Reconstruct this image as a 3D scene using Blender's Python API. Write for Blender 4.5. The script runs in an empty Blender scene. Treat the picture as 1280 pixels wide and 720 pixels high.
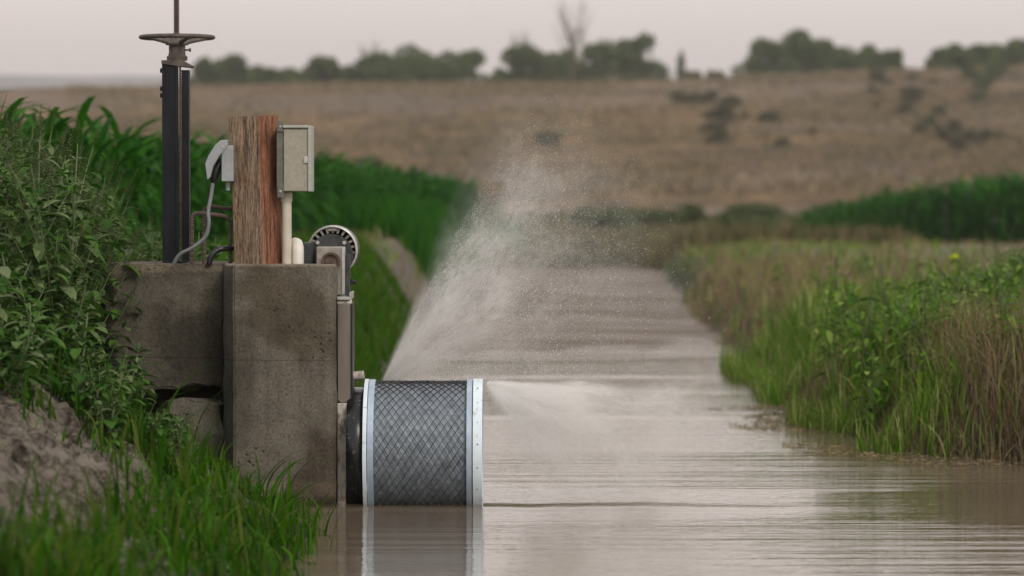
import bpy, bmesh, math, random
import numpy as np
from mathutils import Vector, Matrix

R = math.radians
SC = bpy.context.scene
COL = SC.collection
# ------------------------------------------------------------------ camera, world, sun, exposure
F = 4267.0            # focal length in pixels of a 1280 px wide frame
CZ = 1.27
cam_d = bpy.data.cameras.new("camera")
cam_d.sensor_width = 36.0
cam_d.lens = F / 1280 * 36.0
cam_d.clip_start = 0.1
cam_d.clip_end = 20000
cam_d.dof.use_dof = True
cam_d.dof.focus_distance = 14.2
cam_d.dof.aperture_fstop = 2.9
cam = bpy.data.objects.new("camera", cam_d)
COL.objects.link(cam)
cam.location = (0, 0, CZ)
cam.rotation_euler = (R(90) - math.atan(110 / F), 0, 0)
SC.camera = cam

SUN_EL, SUN_AZ = R(38), R(148)      # azimuth measured from +Y towards +X
world = bpy.data.worlds.new("World")
SC.world = world
world.use_nodes = True
wt = world.node_tree
wt.nodes.clear()
wo = wt.nodes.new("ShaderNodeOutputWorld")
bg = wt.nodes.new("ShaderNodeBackground")
sky = wt.nodes.new("ShaderNodeTexSky")
sky.sky_type = 'NISHITA'
sky.sun_disc = False
sky.sun_elevation = SUN_EL
sky.sun_rotation = SUN_AZ
sky.dust_density = 6
wtc = wt.nodes.new("ShaderNodeTexCoord")
wsep = wt.nodes.new("ShaderNodeSeparateXYZ")
wt.links.new(wtc.outputs['Generated'], wsep.inputs[0])
wr = wt.nodes.new("ShaderNodeValToRGB")
wr.color_ramp.elements[0].position = 0.0
wr.color_ramp.elements[0].color = (7.5, 6.35, 6.15, 1)
wr.color_ramp.elements[1].position = 0.5
wr.color_ramp.elements[1].color = (8.2, 7.9, 7.8, 1)
e = wr.color_ramp.elements.new(0.09)
e.color = (11.6, 10.5, 9.9, 1)
e = wr.color_ramp.elements.new(0.04)
e.color = (7.5, 6.45, 6.25, 1)
wt.links.new(wsep.outputs['Z'], wr.inputs[0])
wm = wt.nodes.new("ShaderNodeMix")
wm.data_type = 'RGBA'
wm.inputs[0].default_value = 0.93
wt.links.new(sky.outputs[0], wm.inputs[6])
wt.links.new(wr.outputs[0], wm.inputs[7])
wt.links.new(wm.outputs[2], bg.inputs[0])
bg.inputs[1].default_value = 0.1
wt.links.new(bg.outputs[0], wo.inputs[0])

sun_d = bpy.data.lights.new("sun", 'SUN')
sun_d.energy = 1.5
sun_d.angle = R(18)
sun_d.color = (1.0, 0.93, 0.85)
sun = bpy.data.objects.new("sun", sun_d)
COL.objects.link(sun)
sdir = Vector((math.sin(SUN_AZ) * math.cos(SUN_EL), math.cos(SUN_AZ) * math.cos(SUN_EL), math.sin(SUN_EL)))
sun.rotation_euler = (-sdir).to_track_quat('-Z', 'Y').to_euler()
sun.location = (20, -10, 40)

vs = SC.view_settings
vs.view_transform = 'Standard'
vs.look = 'None'
vs.exposure = 0.0
vs.gamma = 1
vs.use_curve_mapping = False
SC.cycles.use_denoising = True
SC.cycles.max_bounces = 7
SC.cycles.transparent_max_bounces = 8
SC.cycles.volume_bounces = 4
SC.cycles.volume_step_rate = 1.0
SC.cycles.volume_max_steps = 256

# ------------------------------------------------------------------ helpers
rng = np.random.default_rng(7)
random.seed(7)

def px2w(px, py, Y):
    return ((px - 640) / F * Y, Y, CZ - (py - 250) / F * Y)

def tag(o, label=None, cat=None, group=None, kind=None):
    if label: o['label'] = label
    if cat: o['category'] = cat
    if group: o['group'] = group
    if kind: o['kind'] = kind
    return o

def empty(name, loc, label, cat, group=None, rz=0):
    o = bpy.data.objects.new(name, None)
    o.empty_display_size = 0.1
    COL.objects.link(o)
    o.location = loc
    o.rotation_euler = (0, 0, rz)
    return tag(o, label, cat, group)

class MB:
    """collects vertices and faces; build() links them as one mesh object"""
    def __init__(s):
        s.v, s.f = [], []
    def add(s, vs_, fs_):
        n = len(s.v)
        s.v.extend([tuple(p) for p in vs_])
        s.f.extend([tuple(i + n for i in q) for q in fs_])
    def box(s, a, b, M=None):
        x0, y0, z0 = a; x1, y1, z1 = b
        vs_ = [(x0,y0,z0),(x1,y0,z0),(x1,y1,z0),(x0,y1,z0),(x0,y0,z1),(x1,y0,z1),(x1,y1,z1),(x0,y1,z1)]
        if M is not None: vs_ = [tuple(M @ Vector(p)) for p in vs_]
        s.add(vs_, [(0,3,2,1),(4,5,6,7),(0,1,5,4),(1,2,6,5),(2,3,7,6),(3,0,4,7)])
    def prism(s, pts, y0, y1):
        """outline in X-Z extruded along Y"""
        n = len(pts)
        vs_ = [(p[0], y0, p[1]) for p in pts] + [(p[0], y1, p[1]) for p in pts]
        fs_ = [tuple(range(n)), tuple(range(2*n-1, n-1, -1))]
        fs_ += [(i, i + n, (i+1) % n + n, (i+1) % n) for i in range(n)]
        s.add(vs_, fs_)
    def tube(s, pts, r, n=10, cap=True):
        pts = [Vector(p) for p in pts]
        rr = r if hasattr(r, '__len__') else [r] * len(pts)
        ring, up = [], None
        for i, p in enumerate(pts):
            t = (pts[min(i+1, len(pts)-1)] - pts[max(i-1, 0)]).normalized()
            if up is None:
                up = t.orthogonal().normalized()
            up = (up - t * up.dot(t))
            up = up.normalized() if up.length > 1e-6 else t.orthogonal().normalized()
            w = t.cross(up)
            ring.append([p + (up * math.cos(a) + w * math.sin(a)) * rr[i] for a in [2*math.pi*k/n for k in range(n)]])
        vs_ = [q for rg in ring for q in rg]
        fs_ = []
        for i in range(len(pts)-1):
            for k in range(n):
                fs_.append((i*n+k, i*n+(k+1) % n, (i+1)*n+(k+1) % n, (i+1)*n+k))
        if cap:
            fs_.append(tuple(range(n-1, -1, -1)))
            fs_.append(tuple((len(pts)-1)*n + k for k in range(n)))
        s.add(vs_, fs_)
    def lathe(s, prof, c, axis='z', n=48, closed=False):
        """prof: list of (radius, along)"""
        vs_ = []
        for r, h in prof:
            for k in range(n):
                a = 2*math.pi*k/n
                if axis == 'z': vs_.append((c[0]+r*math.cos(a), c[1]+r*math.sin(a), c[2]+h))
                elif axis == 'x': vs_.append((c[0]+h, c[1]+r*math.cos(a), c[2]+r*math.sin(a)))
                else: vs_.append((c[0]+r*math.sin(a), c[1]+h, c[2]+r*math.cos(a)))
        m = len(prof)
        fs_ = []
        for i in range(m if closed else m-1):
            j = (i+1) % m
            for k in range(n):
                fs_.append((i*n+k, i*n+(k+1) % n, j*n+(k+1) % n, j*n+k))
        s.add(vs_, fs_)
    def build(s, name, mat, parent=None, smooth=False, bevel=0.0, seg=2):
        me = bpy.data.meshes.new(name)
        me.from_pydata(s.v, [], s.f)
        me.update()
        bm = bmesh.new(); bm.from_mesh(me)
        bmesh.ops.recalc_face_normals(bm, faces=bm.faces)
        bm.to_mesh(me); bm.free()
        return link(name, me, mat, parent, smooth, bevel, seg)

def link(name, me, mat, parent=None, smooth=False, bevel=0.0, seg=2):
    o = bpy.data.objects.new(name, me)
    COL.objects.link(o)
    if mat: me.materials.append(mat)
    if smooth:
        for p in me.polygons: p.use_smooth = True
    if bevel:
        b = o.modifiers.new('bevel', 'BEVEL'); b.width = bevel; b.segments = seg; b.limit_method = 'ANGLE'
        b.angle_limit = R(35)
    if smooth or bevel:
        try:
            me.shade_smooth() if smooth else None
            me.set_sharp_from_angle(angle=R(40)) if smooth else None
        except Exception:
            pass
    if parent is not None:
        o.parent = parent
        o.matrix_parent_inverse = (Matrix.Translation(parent.location) @ parent.rotation_euler.to_matrix().to_4x4()).inverted()
    return o

def np_mesh(name, verts, faces):
    """verts (n,3) float, faces (m,k) int with constant k"""
    me = bpy.data.meshes.new(name)
    k = faces.shape[1]
    me.vertices.add(len(verts)); me.loops.add(faces.size); me.polygons.add(len(faces))
    me.vertices.foreach_set('co', np.ascontiguousarray(verts, dtype=np.float32).ravel())
    me.loops.foreach_set('vertex_index', faces.astype(np.int32).ravel())
    me.polygons.foreach_set('loop_start', np.arange(0, faces.size, k, dtype=np.int32))
    me.polygons.foreach_set('loop_total', np.full(len(faces), k, dtype=np.int32))
    me.update(calc_edges=True)
    me.validate()
    return me

def vnoise(x, y, seed=0):
    xi, yi = np.floor(x).astype(np.int64), np.floor(y).astype(np.int64)
    xf, yf = x - xi, y - yi
    u, v = xf*xf*(3-2*xf), yf*yf*(3-2*yf)
    def h(a, b):
        n = (a * 374761393 + b * 668265263 + seed * 1442695041) & 0x7fffffff
        n = ((n ^ (n >> 13)) * 1274126177) & 0x7fffffff
        return ((n ^ (n >> 16)) & 0xffff) / 65535.0
    return (h(xi, yi)*(1-u) + h(xi+1, yi)*u)*(1-v) + (h(xi, yi+1)*(1-u) + h(xi+1, yi+1)*u)*v

def fbm(x, y, o=4, seed=0):
    s, a, t = 0, 1.0, 0
    for i in range(o):
        s = s + a * vnoise(x * 2**i, y * 2**i, seed + i); t += a; a *= .5
    return s / t

def smooth(a, b, x):
    t = np.clip((x - a) / (b - a), 0, 1)
    return t*t*(3-2*t)

# ------------------------------------------------------------------ materials
def mat(name):
    m = bpy.data.materials.new(name); m.use_nodes = True
    nt = m.node_tree
    return m, nt, nt.nodes['Principled BSDF']

def N(nt, t, **kw):
    n = nt.nodes.new(t)
    for k, v in kw.items(): setattr(n, k, v)
    return n

def ramp(nt, fac, stops):
    r = N(nt, "ShaderNodeValToRGB")
    els = r.color_ramp.elements
    while len(els) < len(stops): els.new(0.5)
    for e_, (p, c) in zip(els, stops):
        e_.position = p; e_.color = (c[0], c[1], c[2], 1) if hasattr(c, '__len__') else (c, c, c, 1)
    nt.links.new(fac, r.inputs[0])
    return r.outputs[0]

def noise(nt, scale, detail=4, vec=None, rough=.5, mapping=None):
    n = N(nt, "ShaderNodeTexNoise")
    n.inputs['Scale'].default_value = scale; n.inputs['Detail'].default_value = detail
    n.inputs['Roughness'].default_value = rough
    if vec is None:
        tc = N(nt, "ShaderNodeTexCoord"); vec = tc.outputs['Object']
    if mapping:
        mp = N(nt, "ShaderNodeMapping"); mp.inputs['Scale'].default_value = mapping
        nt.links.new(vec, mp.inputs[0]); vec = mp.outputs[0]
    nt.links.new(vec, n.inputs['Vector'])
    return n.outputs[0]

def mixc(nt, fac, a, b, mode='MIX'):
    m = N(nt, "ShaderNodeMix", data_type='RGBA', blend_type=mode)
    for i, v in ((0, fac), (6, a), (7, b)):
        if hasattr(v, 'links') or hasattr(v, 'is_linked'): nt.links.new(v, m.inputs[i])
        elif hasattr(v, '__len__'): m.inputs[i].default_value = (*v[:3], 1)
        else: m.inputs[i].default_value = v
    return m.outputs[2]

def math_(nt, op, a, b=None, c=None, clamp=False):
    m = N(nt, "ShaderNodeMath", operation=op); m.use_clamp = clamp
    for i, v in enumerate((a, b, c)):
        if v is None: continue
        if hasattr(v, 'is_linked'): nt.links.new(v, m.inputs[i])
        else: m.inputs[i].default_value = v
    return m.outputs[0]

def mrange(nt, x, a, b, c=0, d=1, sm=True):
    m = N(nt, "ShaderNodeMapRange"); m.interpolation_type = 'SMOOTHSTEP' if sm else 'LINEAR'
    nt.links.new(x, m.inputs[0])
    for i, v in enumerate((a, b, c, d)): m.inputs[i+1].default_value = v
    return m.outputs[0]

def bump(nt, bs, h, strength=.5, dist=.01, prev=None):
    b = N(nt, "ShaderNodeBump"); b.inputs['Strength'].default_value = strength; b.inputs['Distance'].default_value = dist
    nt.links.new(h, b.inputs['Height'])
    if prev: nt.links.new(prev, b.inputs['Normal'])
    nt.links.new(b.outputs[0], bs.inputs['Normal'])
    return b.outputs[0]

def simple(name, c1, c2, scale=20, rough=.6, metal=0.0, bstr=.2, bdist=.003, mapping=None):
    m, nt, bs = mat(name)
    n1 = noise(nt, scale, 5, mapping=mapping, rough=.65)
    col = ramp(nt, n1, [(.35, c1), (.65, c2)])
    nt.links.new(col, bs.inputs['Base Color'])
    bs.inputs['Roughness'].default_value = rough
    bs.inputs['Metallic'].default_value = metal
    bump(nt, bs, noise(nt, scale*3, 3, mapping=mapping), bstr, bdist)
    return m

def leafmat(name, cols, trans=.35, rough=.5, obj_rand=False):
    m, nt, bs = mat(name)
    out = nt.nodes['Material Output']
    g = N(nt, "ShaderNodeNewGeometry")
    col = ramp(nt, g.outputs['Random Per Island'], [(i/(len(cols)-1), c) for i, c in enumerate(cols)])
    nz = noise(nt, 1.3, 2, vec=g.outputs['Position'])
    col = mixc(nt, mrange(nt, nz, .35, .7, 0, .35), col, mixc(nt, 1.0, col, (.62, .72, .5), 'MULTIPLY'))
    nt.links.new(col, bs.inputs['Base Color'])
    bs.inputs['Roughness'].default_value = rough
    bs.inputs['Specular IOR Level'].default_value = .06
    tr = N(nt, "ShaderNodeBsdfTranslucent")
    tcol = mixc(nt, 1.0, col, (1.0, 1.25, .55), 'MULTIPLY')
    nt.links.new(tcol, tr.inputs[0])
    ms = N(nt, "ShaderNodeMixShader"); ms.inputs[0].default_value = trans
    nt.links.new(bs.outputs[0], ms.inputs[1]); nt.links.new(tr.outputs[0], ms.inputs[2])
    nt.links.new(ms.outputs[0], out.inputs[0])
    return m

M = {}
M['weed'] = leafmat('weed_leaf', [(.025,.075,.011), (.05,.13,.02), (.09,.18,.034), (.2,.24,.13), (.03,.085,.013)], .25)
M['weed_r'] = leafmat('bank_weed_leaf', [(.03,.08,.01), (.09,.22,.016), (.17,.32,.03), (.3,.38,.09), (.06,.16,.01)], .3)
M['weed_spike'] = leafmat('weed_spike', [(.11,.14,.07), (.17,.17,.09), (.07,.11,.05)], .1, .8)
M['grass'] = leafmat('green_grass', [(.012,.05,.002), (.036,.125,.004), (.075,.2,.008), (.02,.075,.003), (.13,.16,.03), (.05,.11,.006)], .4)
M['grass_r'] = leafmat('bank_grass', [(.035,.095,.006), (.1,.23,.012), (.18,.31,.03), (.42,.4,.2), (.06,.15,.01), (.2,.19,.07), (.14,.28,.02)], .35)
M['dry'] = leafmat('dry_grass', [(.3,.22,.14), (.2,.14,.09), (.42,.33,.2), (.12,.09,.06), (.26,.2,.12)], .2, .8)
M['corn'] = leafmat('corn_leaf', [(.008,.055,.003), (.018,.1,.006), (.045,.16,.01), (.011,.072,.004)], .3, .45)
M['tree'] = leafmat('tree_leaf', [(.05,.08,.02), (.08,.12,.03), (.125,.16,.05), (.06,.09,.025)], .15, .8)
M['sage'] = leafmat('sage_leaf', [(.09,.085,.045), (.13,.115,.065), (.07,.07,.035)], .1, .9)
M['midshrub'] = leafmat('mid_shrub_leaf', [(.09,.12,.05), (.13,.15,.07), (.07,.1,.045)], .2, .8)
M['yellow'] = leafmat('yellow_petal', [(.75,.7,.05), (.8,.8,.1)], .3, .6)
M['bark'] = simple('bark', (.09,.07,.05), (.16,.13,.1), 3, .9)
M['stem'] = simple('green_stem', (.1,.16,.05), (.16,.2,.09), 10, .7)

def concrete(name, base1, base2, stains):
    m, nt, bs = mat(name)
    tc = N(nt, "ShaderNodeTexCoord"); v = tc.outputs['Object']
    sep = N(nt, "ShaderNodeSeparateXYZ"); nt.links.new(v, sep.inputs[0])
    x, z = sep.outputs['X'], sep.outputs['Z']
    n1 = noise(nt, 5, 6, v, .65)
    col = ramp(nt, n1, [(.3, base1), (.7, base2)])
    fine = noise(nt, 90, 4, v, .7)
    col = mixc(nt, .55, col, ramp(nt, fine, [(.36, (.3,.28,.25)), (.5, (.9,.88,.85)), (.66, (1.35,1.3,1.22))]), 'MULTIPLY')
    # vertical weather streaks
    st = noise(nt, 14, 4, v, .6, mapping=(1.6, 1.6, .12))
    col = mixc(nt, mrange(nt, st, .45, .75, 0, .4), col, (.62,.57,.5), 'MULTIPLY')
    nz = noise(nt, 7, 5, v, .6)
    for (cx, cz, rx, rz, sh, c, amt) in stains:
        dx = math_(nt, 'DIVIDE', math_(nt, 'SUBTRACT', math_(nt, 'ADD', x, math_(nt, 'MULTIPLY', z, sh)), cx + sh*cz), rx)
        dz = math_(nt, 'DIVIDE', math_(nt, 'SUBTRACT', z, cz), rz)
        d = math_(nt, 'SQRT', math_(nt, 'ADD', math_(nt, 'MULTIPLY', dx, dx), math_(nt, 'MULTIPLY', dz, dz)))
        d = math_(nt, 'ADD', d, math_(nt, 'MULTIPLY', math_(nt, 'SUBTRACT', nz, .5), 1.5))
        col = mixc(nt, mrange(nt, d, 1.25, .7, 0, amt), col, c, 'MULTIPLY')
    # wet band and scum at the water
    w = math_(nt, 'ADD', z, math_(nt, 'MULTIPLY', math_(nt, 'SUBTRACT', nz, .5), .06))
    col = mixc(nt, mrange(nt, w, .05, .0, 0, .85), col, (.35,.3,.26), 'MULTIPLY')
    # pour joint
    jz = math_(nt, 'ABSOLUTE', math_(nt, 'SUBTRACT', math_(nt, 'ADD', z, math_(nt, 'MULTIPLY', nz, .012)), .609))
    col = mixc(nt, mrange(nt, jz, .004, .0008, 0, .6), col, (.45,.42,.4), 'MULTIPLY')
    vo = N(nt, "ShaderNodeTexVoronoi"); vo.inputs['Scale'].default_value = 42; nt.links.new(v, vo.inputs['Vector'])
    pm = math_(nt, 'MULTIPLY', mrange(nt, vo.outputs['Distance'], .28, .12, 0, 1), mrange(nt, noise(nt, 4, 3, v), .52, .66, 0, 1))
    col = mixc(nt, math_(nt, 'MULTIPLY', pm, .75), col, (.3,.28,.26), 'MULTIPLY')
    nt.links.new(col, bs.inputs['Base Color'])
    bs.inputs['Roughness'].default_value = .9
    bs.inputs['Specular IOR Level'].default_value = .2
    h = math_(nt, 'SUBTRACT', math_(nt, 'ADD', math_(nt, 'MULTIPLY', fine, .35), math_(nt, 'MULTIPLY', noise(nt, 25, 5, v), .6)), math_(nt, 'MULTIPLY', pm, 1.0))
    bump(nt, bs, h, .8, .006)
    return m

M['concrete'] = concrete('weathered_concrete', (.1,.09,.075), (.2,.182,.152), [
    (-.93, .80, .18, .22, .55, (.58,.53,.45), .85),
    (-.80, .09, .11, .26, -.25, (.5,.46,.42), .95),
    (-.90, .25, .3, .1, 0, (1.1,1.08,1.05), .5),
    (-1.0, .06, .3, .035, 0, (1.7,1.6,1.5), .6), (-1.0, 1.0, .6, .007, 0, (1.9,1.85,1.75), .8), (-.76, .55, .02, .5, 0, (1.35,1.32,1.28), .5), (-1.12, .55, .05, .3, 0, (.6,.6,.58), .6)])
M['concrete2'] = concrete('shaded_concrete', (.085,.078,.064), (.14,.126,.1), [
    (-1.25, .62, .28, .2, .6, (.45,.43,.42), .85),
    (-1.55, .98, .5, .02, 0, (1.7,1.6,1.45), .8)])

# wood post
m, nt, bs = mat('weathered_post_wood')
tc = N(nt, "ShaderNodeTexCoord"); v = tc.outputs['Object']
g1 = noise(nt, 22, 6, v, .6, mapping=(3.2, 3.2, .22))
g2 = noise(nt, 60, 4, v, .6, mapping=(4, 4, .3))
col = ramp(nt, g1, [(.33, (.11,.075,.048)), (.5, (.27,.19,.125)), (.7, (.42,.31,.21))])
gn = N(nt, "ShaderNodeNewGeometry"); gs = N(nt, "ShaderNodeSeparateXYZ"); nt.links.new(gn.outputs['True Normal'], gs.inputs[0])
red = ramp(nt, g1, [(.33, (.1,.04,.022)), (.5, (.28,.115,.06)), (.72, (.42,.22,.13))])
col = mixc(nt, mrange(nt, gs.outputs['X'], .2, .5), col, red)
col = mixc(nt, mrange(nt, noise(nt, 9, 4, v, .6, mapping=(1,1,.6)), .58, .7, 0, .55), col, (.22,.08,.04))
col = mixc(nt, mrange(nt, g2, .52, .6, 0, .85), col, (.28,.22,.2), 'MULTIPLY')
g3 = noise(nt, 130, 3, v, .6, mapping=(3, 3, .35))
col = mixc(nt, .7, col, ramp(nt, g3, [(.38, (.5,.47,.45)), (.5, (1,1,1)), (.64, (1.5,1.45,1.4))]), 'MULTIPLY')
nt.links.new(col, bs.inputs['Base Color']); bs.inputs['Roughness'].default_value = .85
bump(nt, bs, math_(nt, 'ADD', math_(nt, 'MULTIPLY', g1, .8), math_(nt, 'MULTIPLY', g2, .5)), .9, .006)
M['wood'] = m
M['knot'] = simple('wood_knot', (.09,.055,.035), (.2,.13,.09), 60, .9)

M['dark_steel'] = simple('dark_blue_steel', (.005,.007,.011), (.017,.02,.027), 18, .5, .5, .3, .002, (1,1,.3))
M['rust'] = simple('rusty_iron', (.07,.045,.033), (.16,.11,.085), 40, .75, .4)
M['cast'] = simple('weathered_cast_iron', (.09,.075,.065), (.17,.145,.125), 30, .7, .4)
M['box'] = simple('beige_painted_metal', (.3,.28,.22), (.38,.35,.28), 60, .55)
M['box_dark'] = simple('grey_green_metal', (.12,.12,.1), (.18,.175,.15), 50, .6, .3)
M['box_edge'] = simple('worn_light_metal', (.36,.38,.34), (.48,.48,.42), 50, .5, .3)
M['pvc'] = simple('cream_plastic', (.5,.46,.37), (.62,.57,.47), 14, .5)
M['white_pvc'] = simple('white_plastic', (.66,.62,.55), (.76,.73,.66), 25, .4)
M['grey_plastic'] = simple('grey_plastic', (.28,.3,.31), (.36,.38,.39), 20, .5)
M['black'] = simple('black_rubber', (.006,.006,.007), (.02,.02,.022), 25, .35)
M['cable'] = simple('grey_cable', (.13,.14,.15), (.2,.21,.22), 25, .5)
M['rebar'] = simple('rebar_iron', (.08,.055,.045), (.14,.1,.085), 60, .85)
M['gear'] = simple('worn_gearbox_paint', (.2,.19,.16), (.36,.34,.29), 22, .6, .2)
M['motor'] = simple('dark_motor_housing', (.03,.035,.038), (.075,.08,.08), 22, .5, .4)
M['galv'] = simple('galvanised_edge', (.42,.42,.4), (.6,.6,.57), 40, .4, .5)
M['guard'] = simple('grey_brown_guard', (.16,.14,.115), (.24,.21,.175), 12, .7, .2, mapping=(1,1,.2))
M['ring_blue'] = simple('pale_blue_ring', (.36,.45,.56), (.5,.6,.7), 9, .4, .2)
m, nt, bs = mat('white_blue_ring')
c = ramp(nt, noise(nt, 9, 5, rough=.6), [(.3, (.68,.8,.88)), (.6, (.8,.9,.96))])
c = mixc(nt, mrange(nt, noise(nt, 30, 5, rough=.7), .58, .68, 0, .7), c, (.4,.36,.32))
nt.links.new(c, bs.inputs['Base Color']); bs.inputs['Roughness'].default_value = .35
M['ring_white'] = m
M['screen'] = simple('drum_fine_screen', (.17,.2,.235), (.31,.365,.42), 26, .55, .15, .5, .004)
M['mesh'] = simple('drum_expanded_mesh', (.04,.042,.045), (.17,.17,.165), 12, .5, .4)
m, nt, bs = mat('wet_black_disc')
c = ramp(nt, noise(nt, 45, 5, rough=.7, mapping=(1,1,1)), [(.6, (.005,.007,.009)), (.72, (.25,.25,.25))])
nt.links.new(c, bs.inputs['Base Color']); bs.inputs['Roughness'].default_value = .25
M['wetblack'] = m
m, nt, bs = mat('peeling_white')
c = ramp(nt, noise(nt, 20, 6, rough=.7, mapping=(1,1,.5)), [(.42, (.2,.17,.14)), (.52, (.5,.46,.4)), (.7,(.66,.62,.55))])
nt.links.new(c, bs.inputs['Base Color']); bs.inputs['Roughness'].default_value = .7
M['peel'] = m

# ground material: three masks baked as attributes say what grows or lies where
m, nt, bs = mat('ground_soil')
at_ = N(nt, "ShaderNodeVertexColor"); at_.layer_name = 'zone'
sp = N(nt, "ShaderNodeSeparateColor"); nt.links.new(at_.outputs[0], sp.inputs[0])
tc = N(nt, "ShaderNodeTexCoord"); v = tc.outputs['Object']
sn = noise(nt, 13, 10, v, .78)
soil = ramp(nt, sn, [(.38, (.065,.052,.042)), (.45, (.2,.165,.135)), (.52, (.37,.315,.26)), (.64, (.5,.44,.37))])
vo = N(nt, 'ShaderNodeTexVoronoi'); vo.feature = 'DISTANCE_TO_EDGE'; vo.inputs['Scale'].default_value = 11
wv_ = N(nt, 'ShaderNodeVectorMath', operation='ADD'); nt.links.new(v, wv_.inputs[0])
nn_ = N(nt, 'ShaderNodeTexNoise'); nn_.inputs['Scale'].default_value = 9; nn_.inputs['Detail'].default_value = 4; nt.links.new(v, nn_.inputs['Vector'])
sc_ = N(nt, 'ShaderNodeVectorMath', operation='SCALE'); sc_.inputs['Scale'].default_value = .16; nt.links.new(nn_.outputs['Color'], sc_.inputs[0]); nt.links.new(sc_.outputs[0], wv_.inputs[1])
nt.links.new(wv_.outputs[0], vo.inputs['Vector'])
soil = mixc(nt, mrange(nt, vo.outputs['Distance'], .07, .0, 0, .75), soil, (.3,.26,.22), 'MULTIPLY')
green = ramp(nt, noise(nt, 2.2, 6, v, .7), [(.3, (.03,.055,.015)), (.6, (.06,.1,.025)), (.75, (.14,.12,.07))])
hill = ramp(nt, noise(nt, .035, 9, v, .68, mapping=(1, 1.2, 1)), [(.34, (.08,.052,.026)), (.46, (.155,.1,.052)), (.54, (.22,.145,.075)), (.66, (.3,.21,.1))])
hsx = N(nt, 'ShaderNodeSeparateXYZ'); nt.links.new(v, hsx.inputs[0])
hp = math_(nt, 'ADD', noise(nt, .09, 7, v, .72, mapping=(1, .8, 2.5)), mrange(nt, hsx.outputs['X'], 5, 50, -.02, .06))
hill = mixc(nt, mrange(nt, hp, .47, .56, 0, .85), hill, (.07,.058,.036))
hill = mixc(nt, .8, hill, ramp(nt, noise(nt, .45, 5, v, .7, mapping=(1, .5, 2)), [(.36, (.55,.55,.5)), (.5, (.95,.93,.9)), (.64, (1.3,1.25,1.15))]), 'MULTIPLY')
band = noise(nt, 1, 3, v, .6, mapping=(.008, .01, .55))
hill = mixc(nt, mrange(nt, band, .5, .62, 0, .6), hill, (.2,.155,.125))
col = mixc(nt, sp.outputs[0], soil, green)
col = mixc(nt, sp.outputs[2], col, hill)
col = mixc(nt, sp.outputs[1], col, (.42,.36,.3), 'MULTIPLY')
nt.links.new(col, bs.inputs['Base Color'])
rr_ = mrange(nt, sp.outputs[1], 0, 1, .95, .35); nt.links.new(rr_, bs.inputs['Roughness'])
bs.inputs['Specular IOR Level'].default_value = .15
bump(nt, bs, noise(nt, 24, 9, v, .78), 1.0, .06)
M['ground'] = m

# water
m, nt, bs = mat('muddy_water')
tc = N(nt, "ShaderNodeTexCoord"); v = tc.outputs['Object']
c = ramp(nt, noise(nt, .8, 4, v, .5, mapping=(1,.5,1)), [(.3, (.14,.108,.075)), (.7, (.2,.158,.115))])
nt.links.new(c, bs.inputs['Base Color'])
bs.inputs['Roughness'].default_value = .04
bs.inputs['IOR'].default_value = 1.333
sep = N(nt, "ShaderNodeSeparateXYZ"); nt.links.new(v, sep.inputs[0])
far = math_(nt, 'ADD', math_(nt, 'MULTIPLY', mrange(nt, sep.outputs['Y'], 14.5, 24, .2, 1), mrange(nt, sep.outputs['Y'], 26, 36, 1, .3)), mrange(nt, sep.outputs['X'], .3, 1.5, 0, .45))
h1 = noise(nt, 1.0, 3, v, .5, mapping=(.4, 6.5, 1))
h2 = noise(nt, 1.0, 3, v, .5, mapping=(1.3, 19, 1))
h3 = noise(nt, 1.0, 2, v, .5, mapping=(18, 30, 1))
patch = mrange(nt, noise(nt, 1.0, 2, v, .5, mapping=(.12, .3, 1)), .44, .56, .15, 1.1)
hh = math_(nt, 'ADD', math_(nt, 'MULTIPLY', h1, 1.0), math_(nt, 'MULTIPLY', h2, .35))
hh = math_(nt, 'MULTIPLY', math_(nt, 'MULTIPLY', hh, far), patch)
hh = math_(nt, 'ADD', hh, math_(nt, 'MULTIPLY', h3, .06))
ry_ = math_(nt, 'DIVIDE', math_(nt, 'SUBTRACT', math_(nt, 'ADD', sep.outputs['Y'], math_(nt, 'MULTIPLY', noise(nt, 1.0, 2, v, .5, mapping=(2.2, .1, 1)), .25)), 14.2), .24)
ridge = math_(nt, 'MULTIPLY', mrange(nt, math_(nt, 'ABSOLUTE', ry_), 0, 1, 1, 0), mrange(nt, sep.outputs['X'], -.2, 2.0, .34, .0))
hh = math_(nt, 'ADD', hh, ridge)
bump(nt, bs, hh, 1.0, .022)
# weaker sky reflection in far water, painted as darker, duller bands across the canal
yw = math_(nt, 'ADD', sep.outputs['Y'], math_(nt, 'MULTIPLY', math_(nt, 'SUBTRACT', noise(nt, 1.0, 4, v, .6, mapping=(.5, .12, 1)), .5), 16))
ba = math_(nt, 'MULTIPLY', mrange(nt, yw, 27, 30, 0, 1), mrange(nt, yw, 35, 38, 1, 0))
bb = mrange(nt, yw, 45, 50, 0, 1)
refl_dark = math_(nt, 'ADD', ba, bb, clamp=True)
nt.links.new(mrange(nt, refl_dark, 0, 1, .04, .3), bs.inputs['Roughness'])
refl_dark = math_(nt, 'MULTIPLY', refl_dark, mrange(nt, noise(nt, 1.0, 4, v, .6, mapping=(.35, 1.6, 1)), .3, .6, .35, .8))
refl_dark = math_(nt, 'MAXIMUM', refl_dark, mrange(nt, sep.outputs['Y'], 24, 36, 0, .48))
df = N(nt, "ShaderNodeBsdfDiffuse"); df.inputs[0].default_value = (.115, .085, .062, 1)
wmx = N(nt, "ShaderNodeMixShader"); nt.links.new(refl_dark, wmx.inputs[0])
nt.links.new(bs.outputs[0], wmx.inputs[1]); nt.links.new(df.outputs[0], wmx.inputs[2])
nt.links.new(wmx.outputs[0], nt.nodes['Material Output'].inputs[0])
M['water'] = m

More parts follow.
